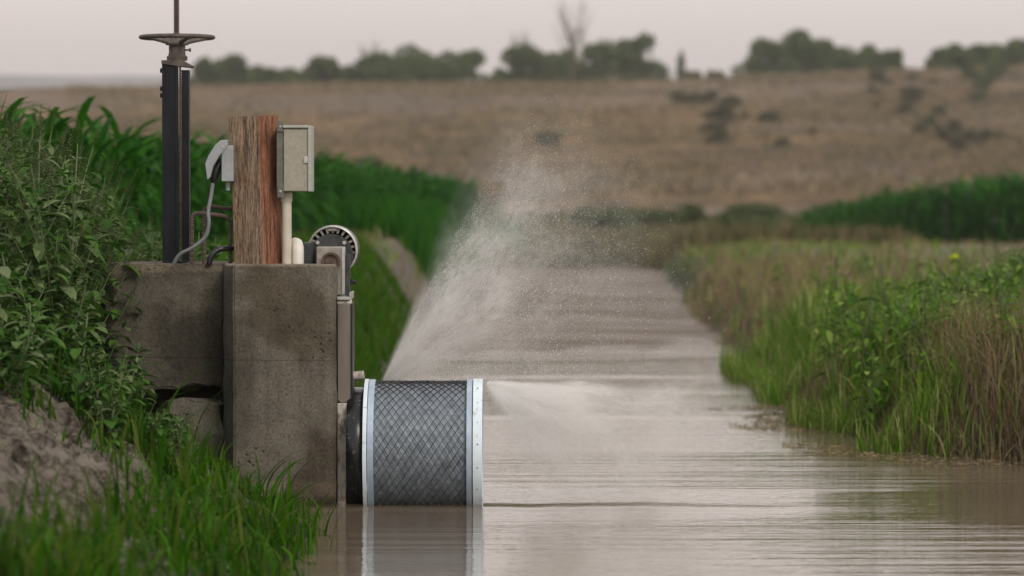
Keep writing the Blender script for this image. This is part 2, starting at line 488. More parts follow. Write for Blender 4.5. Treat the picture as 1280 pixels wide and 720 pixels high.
# ------------------------------------------------------------------ terrain
LY = [0, 13, 14.2, 24, 38, 60, 100, 150, 200, 400]
LX = [-.72, -.78, -.98, -.92, -.85, -.62, .3, 1.2, 3.2, 3.5]
RY = [0, 14.8, 16.4, 17.2, 20, 27, 36, 60, 100, 150, 200, 400]
RX = [3.2, 3.0, 2.46, 1.95, 1.72, 1.84, 2.03, 2.6, 3.6, 4.6, 4.9, 5]
def Lx(Y): return np.interp(Y, LY, LX) + .06*(fbm(Y*1.1, Y*0+3, 3, 5)-.5)
def Rx(Y): return np.interp(Y, RY, RX) + .25*(fbm(Y*1.3, Y*0+9, 3, 15)-.5)

def crest(X, Y):
    # height of the far hill's edge: px -> py of the skyline, read at about 380 m
    px = 640 + X / np.maximum(Y, 50) * F
    return np.interp(px, [-2000, -300, 60, 300, 600, 850, 950, 1100, 1180, 1280, 1500, 3000],
                         [128, 118, 110, 106, 105, 102, 95, 87, 89, 82, 74, 66])

def height(X, Y, rough=True):
    X = np.asarray(X, float); Y = np.asarray(Y, float)
    L, Rr = Lx(Y), Rx(Y)
    dl, dr = L - X, X - Rr
    # left bank
    near = 1 - smooth(13.2, 17.5, Y)
    slope = .58 - .18*smooth(12.8, 14.0, Y)
    q = smooth(12.9, 13.8, Y)
    dlc = np.maximum(dl, -.4)
    hl_near = np.minimum(dlc * .58 * (1-q) + q*(.2*dlc + .85*np.maximum(dl-.75, 0)), .78 + 0*dl)
    hl_far = .8 * smooth(-.05, .62, dl) ** .8 - .35*smooth(.1, -.3, dl)
    hl = hl_near*near + hl_far*(1-near)
    hr = .36*smooth(-.05, .45, dr) + .16*smooth(.5, 2, dr) - .35*smooth(.1, -.3, dr)
    bed = -.4
    mid = (L + Rr)/2
    h = np.where(X < mid, np.where(dl > -.4, hl, bed), np.where(dr > -.4, hr, bed))
    # land levels out with distance
    lev = np.where(X < mid, .75 - .45*smooth(60, 140, Y), .5 - .25*smooth(40, 100, Y))
    lev = lev * (1 - .0*Y)
    k = smooth(.7, 4, np.where(X < mid, dl, dr))
    h = h*(1-k) + lev*k
    end = smooth(60, 65, Y + 1.5*(fbm(X*.8, Y*.3, 3, 51)-.5) - .6*np.clip(X, -1, 3))
    flat = .22 + .25*(fbm(X*.12, Y*.05, 3, 52)-.5)
    h = h*(1-end) + flat*end
    # hill
    yc = crest(X, Y)
    top = CZ + (250 - yc)/F*380
    t = np.clip((Y - 203)/(375-203), 0, 1)
    prof = t + .04*np.sin(t*9) * (1-t)*t*4
    hh = (top - .3) * np.clip(prof, 0, 1)
    gully = (fbm(X*.05, Y*.02, 4, 31)-.5) * 2.6 * smooth(215, 260, Y) * (1-smooth(350, 378, Y))
    h = h + hh + gully
    if rough:
        dirt = smooth(.02, .25, dl) * (1-smooth(13, 14.5, Y))
        rid = 1-np.abs(2*fbm(X*7+Y*2.5, Y*5-X*1.5, 4, 3)-1)
        h = h + dirt*(rid-.75)*.15 + dirt*(np.abs(fbm(X*16+Y*3, Y*10, 3, 8)-.5))*-.16 + dirt*(fbm(X*40, Y*40, 2, 8)-.5)*.04
        land = smooth(.05, .5, np.where(X < mid, dl, dr)) * (1-smooth(100, 160, Y))
        h = h + land*(fbm(X*2.3, Y*2.3, 4, 12)-.5)*.14
    return h

def axis(parts):
    out = []
    for a, b, st in parts:
        out += list(np.arange(a, b, st))
    out.append(parts[-1][1])
    return np.array(out)
ys = axis([(-40, 6, 4), (6, 9, .25), (9, 14.5, .035), (14.5, 30, .12), (30, 70, .5), (70, 190, 2.5), (190, 400, 3), (400, 900, 50), (900, 2660, 160)])
xp = axis([(0, .5, .1), (.5, 3.2, .035), (3.2, 8, .2), (8, 70, 1.5), (70, 500, 25), (500, 1660, 145)])
xs = np.concatenate([-xp[::-1], xp[1:]])
GX, GY = np.meshgrid(xs, ys)
GZ = height(GX, GY)
nx, ny = len(xs), len(ys)
idx = np.arange(nx*ny).reshape(ny, nx)
faces = np.stack([idx[:-1, :-1], idx[:-1, 1:], idx[1:, 1:], idx[1:, :-1]], -1).reshape(-1, 4)
me = np_mesh('ground', np.stack([GX, GY, GZ], -1).reshape(-1, 3), faces)
dl, dr = Lx(GY) - GX, GX - Rx(GY)
mid = (Lx(GY)+Rx(GY))/2
dd = np.where(GX < mid, dl, dr)
gn_ = fbm(GX*1.2, GY*1.2, 4, 40)
green_m = np.where(GX < mid, 1, .75) * smooth(.38, .52, gn_ + .12)
bare = smooth(28, 31, GY)*(1-smooth(40, 46, GY)) * smooth(-.1, .2, dl) * (1-smooth(1.3, 1.8, dl))
green_m = green_m*(1-bare)
green_m = green_m*(1-.92*smooth(.1, .4, dl)*(1-smooth(12.6, 13.6, GY)))
green_m = np.where((GX > mid), green_m*(1-.7*smooth(1.2, 2.5, dr)*(1-smooth(70, 110, GY))), green_m)
farm = smooth(60, 100, GY)
green_m = green_m*(1-farm) + farm*.3*smooth(.4, .65, gn_)
wet = (1-smooth(.0, .16, GZ))*(1-smooth(64, 67, GY))
wet = np.maximum(wet, .8*bare*(.6+.8*(gn_-.3)))
hillm = smooth(203, 212, GY + 6*(gn_-.5))
road = smooth(196, 199, GY + 2*(gn_-.5))*(1-smooth(216, 222, GY + 2*(gn_-.5)))
green_m = green_m*(1-road)
colr = np.stack([green_m, wet, hillm, np.ones_like(wet)], -1).reshape(-1, 4)
ca = me.color_attributes.new('zone', 'FLOAT_COLOR', 'POINT')
ca.data.foreach_set('color', colr.astype(np.float32).ravel())
ground = link('ground', me, M['ground'], smooth=True)
tag(ground, 'muddy canal banks, field soil and dry brown hillside', 'ground', kind='structure')

# canal water, ends where the canal bends away
wy = axis([(-40, 6, 4), (6, 40, .5), (40, 72, 2)])
wv = []
for Y in wy:
    l, r = float(np.interp(Y, LY, LX)) - .5, float(np.interp(Y, RY, RX)) + .6
    for t in np.linspace(0, 1, 12): wv.append((l+(r-l)*t, Y, 0))
wi = np.arange(len(wv)).reshape(len(wy), 12)
wf = np.stack([wi[:-1, :-1], wi[:-1, 1:], wi[1:, 1:], wi[1:, :-1]], -1).reshape(-1, 4)
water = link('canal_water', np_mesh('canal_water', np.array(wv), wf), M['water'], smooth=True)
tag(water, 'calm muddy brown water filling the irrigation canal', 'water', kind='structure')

# far mountains beyond the hill
mv, n_ = [], 160
mx = np.linspace(-1650, 1650, n_)
mh = 56 + 18*fbm(mx*.004, mx*0, 4, 77)
mh = mh * (1 - .45*smooth(-60, 400, mx))
prof_ = [(0, 0), (.35, 90), (.8, 200), (1, 300), (.8, 420), (0, 600)]
for k, (f_, dy) in enumerate(prof_):
    for i in range(n_):
        mv.append((mx[i], 1600 + dy + 25*math.sin(i*.7+k), mh[i]*f_*(1+.08*math.sin(i*1.9+k*2)) if f_ < 1 else mh[i]))
mi = np.arange(len(mv)).reshape(len(prof_), n_)
mf = np.stack([mi[:-1, :-1], mi[:-1, 1:], mi[1:, 1:], mi[1:, :-1]], -1).reshape(-1, 4)
M['mountain'] = simple('mountain_rock', (.12,.12,.13), (.2,.19,.19), .01, .95)
mo = link('distant_mountains', np_mesh('distant_mountains', np.array(mv), mf), M['mountain'], smooth=True)
tag(mo, 'low blue-grey mountains on the far horizon', 'mountains', kind='structure')

# ------------------------------------------------------------------ concrete headwall
Y0 = 14.2
S0 = F / Y0
def X0(px, Y=Y0): return (px-640)/F*Y
def Z0(py, Y=Y0): return CZ-(py-250)/F*Y

head = empty('concrete_headwall', (X0(300), 14.5, 0), 'stained grey concrete headwall block standing in the water beneath the gate post', 'concrete wall')

def rough_solid(outline, z0, z1, name, m_, amp=.006, step=.03, seed=1, bottom=None):
    """outline: XY polygon; walls subdivided and roughened"""
    bm = bmesh.new()
    vb = [bm.verts.new((p[0], p[1], z0)) for p in outline]
    vt = [bm.verts.new((p[0], p[1], z1)) for p in outline]
    n = len(outline)
    bm.faces.new(vb[::-1]); bm.faces.new(vt)
    for i in range(n):
        bm.faces.new((vb[i], vb[(i+1) % n], vt[(i+1) % n], vt[i]))
    bmesh.ops.bevel(bm, geom=[e_ for e_ in bm.edges], offset=.006, segments=2, affect='EDGES')
    for _ in range(6):
        long = [e_ for e_ in bm.edges if e_.calc_length() > step*2]
        if not long: break
        bmesh.ops.subdivide_edges(bm, edges=long, cuts=1, use_grid_fill=True)
    bmesh.ops.triangulate(bm, faces=bm.faces)
    bmesh.ops.recalc_face_normals(bm, faces=bm.faces)
    from mathutils import noise as mn
    bm.normal_update()
    for v_ in bm.verts:
        p = v_.co.copy()
        d = mn.fractal(p*9 + Vector((seed, 0, 0)), .6, 2, 4)*amp
        edge = min(abs(p.z - z1), 1)
        if edge < .02: d -= max(0, mn.noise(p*30))*.008
        if bottom and p.z < z0 + .12:
            v_.co.z += (mn.fractal(p*7 + Vector((5, 0, 0)), .9, 2, 4)*.8+.1)*bottom*(1-(p.z-z0)/.12)
        v_.co += v_.normal*d
    me_ = bpy.data.meshes.new(name); bm.to_mesh(me_); bm.free()
    return link(name, me_, m_, head, smooth=True)

zt = Z0(331)
rough_solid([(X0(276), 14.31), (X0(292), 14.2), (X0(419.5), 14.2), (X0(419.5), 14.78), (X0(276), 14.78)], -.45, zt, 'pillar', M['concrete'], .004)
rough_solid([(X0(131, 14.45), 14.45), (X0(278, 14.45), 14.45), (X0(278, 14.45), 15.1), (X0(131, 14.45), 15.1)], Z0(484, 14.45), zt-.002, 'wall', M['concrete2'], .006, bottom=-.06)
rough_solid([(X0(196, 14.5), 14.52), (X0(212, 14.42), 14.42), (X0(277, 14.42), 14.40), (X0(277, 14.5), 15.1), (X0(190, 14.5), 15.1)], -.3, Z0(501, 14.45), 'footing', M['concrete'], .035, seed=9)
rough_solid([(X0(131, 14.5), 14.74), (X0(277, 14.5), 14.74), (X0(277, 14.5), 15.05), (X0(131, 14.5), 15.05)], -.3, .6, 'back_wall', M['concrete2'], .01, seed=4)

# ------------------------------------------------------------------ gate stand with handwheel
YG = 14.7
def gx(px): return (px-640)/F*YG
def gz(py): return CZ-(py-250)/F*YG
g = empty('gate_hoist', (gx(221), YG, zt), 'tall dark steel sluice gate stand with handwheel and threaded stem on top', 'gate hoist')
b = MB()   # left channel, open to the back
zb = zt-.0
b.box((gx(204), YG-.035, zb), (gx(224.5), YG-.029, gz(76)))
b.box((gx(204), YG-.029, zb), (gx(204)+.006, YG+.035, gz(76)))
b.box((gx(221), YG-.042, zb), (gx(224.8), YG-.0355, gz(79)))
b.build('left_upright', M['dark_steel'], g, bevel=.0015)
b = MB()
b.box((gx(228), YG-.02, zb), (gx(237), YG-.014, gz(88)))
b.box((gx(237)-.006, YG-.014, zb), (gx(237), YG+.045, gz(88)))
b.box((gx(228), YG+.04, zb), (gx(237)-.0065, YG+.045, gz(88)))
b.build('right_upright', M['dark_steel'], g, bevel=.0015)
b = MB(); b.box((gx(225.3), YG-.028, zb), (gx(227.5), YG-.02, gz(84)))
for k in range(62):
    zz = gz(90) - k*.0118
    if zz > zb+.02: b.box((gx(227.5), YG-.0275, zz), (gx(228.3), YG-.0225, zz+.006))
b.build('rack_strip', M['rust'], g)
b = MB()
b.box((gx(206), YG-.05, zb), (gx(236), YG+.06, zb+.008))
b.build('base_plate', M['dark_steel'], g, bevel=.002)
for (pa, pb) in ((85, 92), (107, 115), (118, 121)):
    b = MB()
    b.lathe([(0, -.004), (.011, -.004), (.011, .004), (0, .004)], (gx(203)-.003, YG-.005, gz((pa+pb)/2)), 'x', 6)
    b.build('bolt', M['dark_steel'], g)
b = MB()
b.prism([(gx(203.5), gz(76)), (gx(230), gz(76)), (gx(243), gz(83.5)), (gx(240), gz(85)), (gx(227), gz(84)), (gx(203.5), gz(80.5))], YG-.045, YG+.05)
b.build('cap_plate', M['cast'], g, bevel=.002)
hc = (gx(222), YG, 0)
b = MB()
b.lathe([(0, gz(76)), (.044, gz(76)), (.045, gz(71)), (.038, gz(70)), (.0355, gz(66)), (.0355, gz(58)), (.034, gz(56.5)), (0, gz(56.5))], hc, 'z', 32)
b.build('bearing_housing', M['cast'], g, smooth=True)
b = MB(); b.tube([(gx(232), YG-.012, gz(63)), (gx(238), YG-.012, gz(63))], .004, 8); b.tube([(gx(237.5), YG-.012, gz(63)), (gx(239.5), YG-.012, gz(63))], .0085, 8)
b.build('set_screw', M['rust'], g)
rw = (269.5-174.5)/2/F*YG - .011
hw = MB()
zr = gz(47)
prof = [(rw+.012*math.cos(a), .0095*math.sin(a)) for a in [2*math.pi*k/12 for k in range(12)]]
hw.lathe(prof, (gx(222), YG, zr), 'z', 64, closed=True)
hwo = hw.build('handwheel', M['cast'], g, smooth=True)
hb = MB()
hb.lathe([(.016, zr+.006), (.03, zr+.004), (.034, zr-.012), (.05, gz(54.5)), (.048, gz(56.8)), (.016, gz(56.8))], hc, 'z', 32)
hb.build('wheel_hub', M['cast'], hwo, smooth=True)
for k in range(4):
    a = R(28 + 90*k)
    sb = MB()
    d = Vector((math.cos(a), math.sin(a), 0))
    c0 = Vector((gx(222), YG, 0))
    sb.tube([c0+d*.03+Vector((0,0,gz(54))), c0+d*.07+Vector((0,0,gz(51.5))), c0+d*(rw-.005)+Vector((0,0,zr))], [.012, .009, .008], 8)
    sb.build('spoke', M['cast'], hwo, smooth=True)
st = MB()
zs0, zs1 = gz(56), gz(-45)
nseg = int((zs1-zs0)/.0044)
prof = [(0, zs0)]
for k in range(nseg):
    prof.append((.0135 if k % 2 else .0095, zs0 + k*.0044))
    prof.append((.0135 if k % 2 else .0095, zs0 + k*.0044+.0018))
prof.append((0, zs1))
st.lathe(prof, (gx(221.3), YG, 0), 'z', 16)
st.build('threaded_stem', M['rust'], g)

# ------------------------------------------------------------------ wooden post
YP = 14.36
pm_ = Matrix.Translation((X0(330, YP), YP, zt-.01)) @ Matrix.Rotation(R(-2.3), 4, 'Y') @ Matrix.Rotation(R(60), 4, 'Z')
post_e = empty('wooden_post', (X0(331, YP), YP, zt), 'square weathered timber post with reddish right face, standing on the concrete', 'wooden post')
bm = bmesh.new()
hgt = zt - .01
H = Z0(145, YP) - zt + .012
a_ = .15
# near edge of the post is local (0,0); body spans +x (right face) and the left
def postp(x, y, z): return pm_ @ Vector((x, y, z))
nz_ = 26
rings = []
per = []
for (xa, ya, xb, yb) in ((0,0,a_,0), (a_,0,a_,a_), (a_,a_,0,a_), (0,a_,0,0)):
    for k in range(8): per.append((xa+(xb-xa)*k/8, ya+(yb-ya)*k/8))
from mathutils import noise as mn
vsn = []
for i in range(nz_+1):
    z = H*i/nz_
    for (x, y) in per:
        cx_, cy_ = x-a_*.5, y-a_/2
        rr2 = math.hypot(cx_, cy_)
        corner = max(0, rr2 - a_*.62)
        s_ = 1 - corner*.9 + mn.noise(Vector((x*25, y*25, z*3)))*.012
        zz = z + (mn.noise(Vector((x*40, y*40, 7)))*.004 if i == nz_ else 0)
        vsn.append(postp(a_*.5+cx_*s_, a_/2+cy_*s_, zz))
np_ = len(per)
fsn = [(i*np_+k, i*np_+(k+1) % np_, (i+1)*np_+(k+1) % np_, (i+1)*np_+k) for i in range(nz_) for k in range(np_)]
fsn.append(tuple(nz_*np_+k for k in range(np_))); fsn.append(tuple(range(np_))[::-1])
# rotated so that one edge faces the camera
b = MB(); b.add(vsn, fsn)
po = b.build('timber', M['wood'], post_e, smooth=True)

# ------------------------------------------------------------------ junction box on the post's right
YB = 14.42
def bx_(px): return (px-640)/F*YB
def bz_(py): return CZ-(py-250)/F*YB
bxr = empty('junction_box', (bx_(368), YB, bz_(240)), 'beige metal junction box fixed to the right side of the timber post', 'electrical box')
b = MB(); b.box((bx_(356), YB-.06, bz_(239)), (bx_(386), YB+.12, bz_(161)))
b.build('enclosure', M['box'], bxr, bevel=.003)
b = MB(); b.box((bx_(386)+.0005, YB-.067, bz_(239.5)), (bx_(390.5), YB+.127, bz_(157.5)))
b.box((bx_(355), YB-.069, bz_(160.5)), (bx_(387), YB+.129, bz_(157)))
b.build('lid', M['box_edge'], bxr, bevel=.002)
b = MB(); b.box((bx_(381), YB-.0665, bz_(204)), (bx_(386), YB-.0605, bz_(196)))
b.build('latch', M['galv'], bxr, bevel=.001)
b = MB(); b.box((bx_(347), YB-.052, bz_(241)), (bx_(355.6), YB+.112, bz_(159)))
b.build('back_plate', M['box_dark'], bxr, bevel=.002)
for (a1, a2) in ((152, 165), (231, 247)):
    b = MB(); b.box((bx_(348), YB-.060, bz_(a2)), (bx_(356), YB-.0535, bz_(a1)))
    tb = b.build('mounting_tab', M['box_dark'], bxr, bevel=.0015)
    b = MB(); b.lathe([(0, -.003), (.005, -.003), (.005, .0), (0, 0)], (bx_(352), YB-.0605, bz_((a1+a2)/2)), 'y', 8)
    b.build('screw', M['galv'], tb)

cd = empty('conduit_pipe', (bx_(358), YB, zt), 'cream plastic conduit running down from the junction box to the concrete', 'conduit')
b = MB(); b.tube([(bx_(358.3), YB+.01, bz_(240)-.001), (bx_(358.3), YB+.01, zt-.003)], .0205, 20)
b.build('pipe', M['pvc'], cd, smooth=True)
b = MB(); b.tube([(bx_(358.3), YB+.01, bz_(241)), (bx_(358.3), YB+.01, bz_(252))], .024, 20)
b.build('coupling', M['pvc'], cd, smooth=True)
el = MB()
pts = [(bx_(372), YB+.02, zt-.003), (bx_(372), YB+.02, bz_(315)), (bx_(371.6), YB+.03, bz_(309)), (bx_(370), YB+.06, bz_(305.5)), (bx_(368), YB+.1, bz_(305)), (bx_(366), YB+.17, bz_(305))]
el.tube(pts, .0255, 20)
eo = el.build('elbow_conduit', M['white_pvc'], smooth=True)
tag(eo, 'short white plastic elbow pipe between the cream conduit and the motor', 'conduit')

# ------------------------------------------------------------------ outlet box on the post's left with plug and cable
YO = 14.42
def ox(px): return (px-640)/F*YO
def oz(py): return CZ-(py-250)/F*YO
ob = empty('outlet_box', (ox(284), YO, oz(228)), 'small grey weatherproof outlet box with raised cover on the left of the post', 'electrical outlet')
b = MB(); b.box((ox(278), YO-.04, oz(227)), (ox(293), YO+.05, oz(182)))
b.build('housing', M['grey_plastic'], ob, bevel=.004)
b = MB(); b.prism([(ox(286), oz(175)), (ox(277), oz(175.5)), (ox(270), oz(182)), (ox(262), oz(195)), (ox(258), oz(205)), (ox(260.5), oz(225)), (ox(264), oz(222)), (ox(268), oz(208)), (ox(275), oz(196)), (ox(282), oz(188)), (ox(286), oz(181.5))], YO-.05, YO+.055)
b.build('cover', M['grey_plastic'], ob, bevel=.003)
b = MB(); b.lathe([(0, -.003), (.006, -.003), (.006, 0), (0, 0)], (ox(280.5), YO-.051, oz(184)), 'y', 10)
b.build('hinge_pin', M['galv'], ob)
b = MB(); b.tube([(ox(285), YO, oz(227)), (ox(285), YO, oz(238))], .009, 12)
b.build('cable_gland', M['grey_plastic'], ob)
cb = empty('power_cable', (ox(217), YO, zt), 'grey cable with black plug hanging from the outlet box to the concrete top', 'cable')
b = MB(); b.tube([(ox(277), YO+.005, oz(200)), (ox(271), YO, oz(212)), (ox(267.5), YO-.005, oz(224)), (ox(267), YO-.005, oz(229))], [.014, .019, .017, .01], 12)
b.build('plug', M['black'], cb, smooth=True)
def curve_pts(ctrl, n=40):
    ctrl = [Vector(c_) for c_ in ctrl]
    out = []
    P_ = [ctrl[0]] + ctrl + [ctrl[-1]]
    for i in range(1, len(P_)-2):
        for k in range(n//(len(ctrl)-1)+1):
            t = k/(n//(len(ctrl)-1)+1)
            p0, p1, p2, p3 = P_[i-1:i+3]
            out.append(.5*((2*p1)+(-p0+p2)*t+(2*p0-5*p1+4*p2-p3)*t*t+(-p0+3*p1-3*p2+p3)*t**3))
    out.append(ctrl[-1])
    return out
b = MB(); b.tube(curve_pts([(ox(267), YO-.005, oz(226)), (ox(264), YO-.02, oz(248)), (ox(261.5), YO-.04, oz(265)), (ox(262.5), YO-.05, oz(280)), (ox(258), YO-.05, oz(296)), (ox(243), YO-.05, oz(309)), (ox(226), YO-.04, oz(318)), (ox(217.5), YO-.03, zt-.002)]), .0082, 10)
b.build('cord', M['cable'], cb, smooth=True)

def rebar(ctrl, name, label, r=.0085):
    pts = curve_pts(ctrl, 150)
    L = 0; rr = []
    for i, p in enumerate(pts):
        if i: L += (p-pts[i-1]).length
        rr.append(r*(1.16 if (L % .012) < .006 else .92))
    b_ = MB(); b_.tube(pts, rr, 10)
    o = b_.build(name, M['rebar'])
    return tag(o, label, 'rebar', 'bent rebar loops on the concrete')
YR = 14.5
def rx_(px): return (px-640)/F*YR
def rz_(py): return CZ-(py-250)/F*YR
def rc(l, Y=0): return [(rx_(a), YR+Y, rz_(c_) if c_ < 330 else zt-.01) for a, c_ in l]
rebar(rc([(240, 331), (240, 300), (240, 276), (242, 268.5), (249, 266.5), (265, 268), (280, 270), (286, 274), (288, 282), (288, 305), (288, 331)]), 'rebar_loop', 'lower bent rusty rebar loop in front, between gate stand and timber post')
rebar(rc([(253, 331), (253, 300), (253, 270), (255, 261), (262, 258.5), (275, 260), (290, 261), (305, 263), (312, 275), (312, 331)], .08), 'rebar_loop', 'higher bent rusty rebar loop behind, passing behind the timber post')
b = MB(); b.tube(curve_pts([(rx_(263), YR-.06, zt-.004), (rx_(265), YR-.06, rz_(321)), (rx_(272), YR-.05, rz_(313)), (rx_(283), YR-.03, rz_(310.5)), (rx_(300), YR+.05, rz_(312)), (rx_(312), YR+.1, zt-.004)]), .0125, 12)
tag(b.build('black_hose', M['black'], smooth=True), 'short black rubber hose arching out of the concrete at the post foot', 'hose')

# ------------------------------------------------------------------ drive motor and gearbox
YM = 14.5
def mx_(px): return (px-640)/F*YM
def mz_(py): return CZ-(py-250)/F*YM
mo_ = empty('drive_motor', (mx_(415), YM, mz_(345)), 'electric drive motor with vented round end and gearbox behind the pillar corner', 'motor')
cc = (mx_(415), YM+.05, mz_(313))
rO = 31/F*YM
b = MB()
b.lathe([(0, .26), (rO*.9, .26), (rO, .23), (rO, .05)], cc, 'y', 48)
for k in range(28):
    Mf = Matrix.Translation(cc) @ Matrix.Rotation(2*math.pi*k/28, 4, 'Y')
    b.box((-.003, .06, rO*.9), (.003, .22, rO*1.0), Mf)
b.build('motor_housing', M['motor'], mo_, smooth=True)
b = MB()
b.lathe([(rO, .04), (rO*1.02, .0), (rO*.94, -.006), (rO*.93, .0), (rO*.93, .04)], cc, 'y', 48, closed=True)
b.build('end_ring', M['galv'], mo_, smooth=True)
b = MB()
for k in range(13):
    a = R(-96 + 192*k/12)
    Mx = Matrix.Translation(cc) @ Matrix.Rotation(a, 4, 'Y')
    b.box((-.0045, .004, rO*.7), (.0045, .05, rO*.94), Mx)
b.box((-.018, -.004, rO*.78), (.018, .01, rO*.88), Matrix.Translation(cc))
b.build('vent_grille', M['gear'], mo_)
c2 = (mx_(413.5), YM+.03, mz_(320))
b = MB()
r2 = 27.5/F*YM
b.lathe([(0, -.012), (r2*.96, -.012), (r2, -.004), (r2, .03), (0, .03)], c2, 'y', 48)
b.build('mounting_flange', M['motor'], mo_, smooth=True)
for k in range(4):
    a = R(45+90*k)
    b = MB(); q = (c2[0]+r2*.86*math.sin(a), c2[1]-.012, c2[2]+r2*.86*math.cos(a))
    b.lathe([(0, -.008), (.0085, -.008), (.0085, 0), (0, 0)], q, 'y', 6)
    b.build('bolt', M['galv'], mo_)
gb = MB()
gb.box((mx_(397), YM-.09, mz_(368)), (mx_(432), YM+.015, mz_(308)))
gbo = gb.build('gearbox', M['gear'], mo_, bevel=.005)
b = MB(); b.box((mx_(428.5), YM-.096, mz_(367)), (mx_(432.5), YM-.0905, mz_(309)))
b.build('edge_trim', M['galv'], gbo, bevel=.001)
b = MB(); b.lathe([(.0, -.0905), (.03, -.0905), (.031, -.1), (.041, -.1), (.041, -.088)], (mx_(415), YM, mz_(327)), 'y', 32)
b.build('shaft_bore', M['rust'], gbo, smooth=True)
b = MB(); b.box((mx_(432)+.001, YM-.06, mz_(370)), (mx_(438), YM+.0, mz_(318)))
b.build('side_plate', M['motor'], mo_, bevel=.002)
b = MB(); b.tube([(mx_(436), YM-.02, mz_(352)), (mx_(446), YM-.02, mz_(353))], [.006, .01], 8); b.box((mx_(436), YM-.03, mz_(356)), (mx_(441), YM-.01, mz_(348)))
b.build('tension_knob', M['black'], mo_)
b = MB(); b.box((mx_(379), YM-.02, mz_(333)), (mx_(392), YM+.1, mz_(303)))
b.build('terminal_box', M['motor'], mo_, bevel=.004)
br = empty('motor_bracket', (mx_(430), YM, mz_(375)), 'light worn metal bracket with cross bolt carrying the gearbox', 'bracket')
b = MB()
b.box((X0(419.5)+.001, 14.28, mz_(373)), (mx_(441), YM+.08, mz_(369.5)))
b.box((mx_(439.5), 14.28, mz_(369)), (mx_(441.5), YM+.06, mz_(364)))
b.build('shelf', M['galv'], br, bevel=.0015)
b = MB(); b.tube([(X0(419.5)+.002, 14.3, mz_(376.5)), (mx_(438), 14.3, mz_(376.8))], .011, 14)
b.tube([(mx_(437.5), 14.3, mz_(376.8)), (mx_(442.5), 14.3, mz_(377))], .014, 8)
b.build('cross_bolt', M['peel'], br, smooth=True)

gu = empty('chain_guard', (X0(429), 14.35, 0), 'narrow grey brown chain guard down the right side of the pillar', 'machine guard')
b = MB()
b.prism([(X0(420.5), Z0(380)), (X0(438), Z0(380)), (X0(438), Z0(500)), (X0(434.5), Z0(505)), (X0(424), Z0(505)), (X0(420.5), Z0(502))], 14.28, 14.46)
b.build('cover', M['guard'], gu, bevel=.003)
b = MB(); b.box((X0(438)+.0006, 14.27, Z0(500)), (X0(439.4), 14.45, Z0(380)))
b.build('rubber_edge', M['black'], gu)
b = MB()
b.prism([(X0(420.5), -.2), (X0(420.5), Z0(505.5)), (X0(433), Z0(505.5)), (X0(432.4), Z0(520)), (X0(433.5), Z0(560)), (X0(431), Z0(620)), (X0(431), -.2)], 14.26, 14.42)
b.build('lower_strip', M['peel'], gu, bevel=.002)

# ------------------------------------------------------------------ drum screen
YD = 14.42
dz = .21
dr_ = .3
def dx_(px): return (px-640)/F*14.2
drum = empty('drum_screen', (dx_(528), YD, 0), 'round rotary drum screen with diamond mesh and pale blue end rings lying in the water', 'drum screen')
c0 = (0, YD, dz)
b = MB(); b.lathe([(.283, dx_(466)), (.283, dx_(584))], c0, 'x', 128)
b.build('screen_cloth', M['screen'], drum, smooth=True)
# diamond mesh of two crossing sets of flat strands
rm = .292
xa, xb = dx_(467), dx_(583)
vv, ff = [], []
NS, NK = 38, 42
step = 2*math.pi/NS
tw = step*12.5
for sgn in (1, -1):
    for s_ in range(NS):
        base = len(vv)
        for k in range(NK*2+1):
            t = k/(NK*2)
            x = xa + (xb-xa)*t
            ph = math.cos(k*math.pi/2)  # strands swell at knuckles
            a = s_*step + sgn*(t*tw)
            r_ = rm + sgn*.0014 + .0008*math.sin(s_*3.1+k*.7)
            w = .0026
            for (da, dr2) in ((-w/rm, 0), (0, .0035), (w/rm, 0), (0, -.003)):
                vv.append((x, YD+(r_+dr2)*math.cos(a+da), dz+(r_+dr2)*math.sin(a+da)))
        for k in range(NK*2):
            for q in range(4):
                i0 = base+k*4+q; i1 = base+k*4+(q+1) % 4
                ff.append((i0, i1, i1+4, i0+4))
drm = link('diamond_mesh', np_mesh('diamond_mesh', np.array(vv), np.array(ff)), M['mesh'], drum)
def ring(name, p0, p1, ro, mt, ri=.27):
    b_ = MB(); a0, a1 = dx_(p0), dx_(p1)
    b_.lathe([(ri, a0), (ro-.001, a0), (ro, a0+.001), (ro, a1-.001), (ro-.001, a1), (ri, a1)], c0, 'x', 160, closed=True)
    return b_.build(name, mt, drum, smooth=True)
ring('rim', 453.5, 458.5, .3035, M['ring_white'])
ring('band', 459.3, 467, .3015, M['ring_blue'])
ring('band', 583, 589.8, .3015, M['ring_blue'])
rim2 = ring('rim', 591, 602.8, .3045, M['ring_white'])
for k in range(20):
    a = R(9+18*k)
    b = MB()
    q = Vector((dx_(597), YD+.3045*math.cos(a), dz+.3045*math.sin(a)))
    nrm = Vector((0, math.cos(a), math.sin(a)))
    b.tube([q-nrm*.002, q+nrm*.0022], .003, 8)
    b.build('rivet', M['galv'] if k % 3 else M['rust'], rim2)
b = MB(); b.lathe([(.299, dx_(589.9)), (.299, dx_(590.9))], c0, 'x', 96)
b.build('seal_gap', M['black'], drum)
b = MB(); b.lathe([(0, dx_(601)), (.29, dx_(601))], c0, 'x', 96)
b.build('end_plate', M['ring_blue'], drum)
b = MB(); b.lathe([(0, dx_(602.2)), (.035, dx_(602.2)), (.04, dx_(601.1))], c0, 'x', 32)
b.build('axle_cap', M['galv'], drum, smooth=True)
dk = empty('drive_disc', (dx_(442), YD, 0), 'wet black rubber drive disc between the pillar and the drum', 'drive disc')
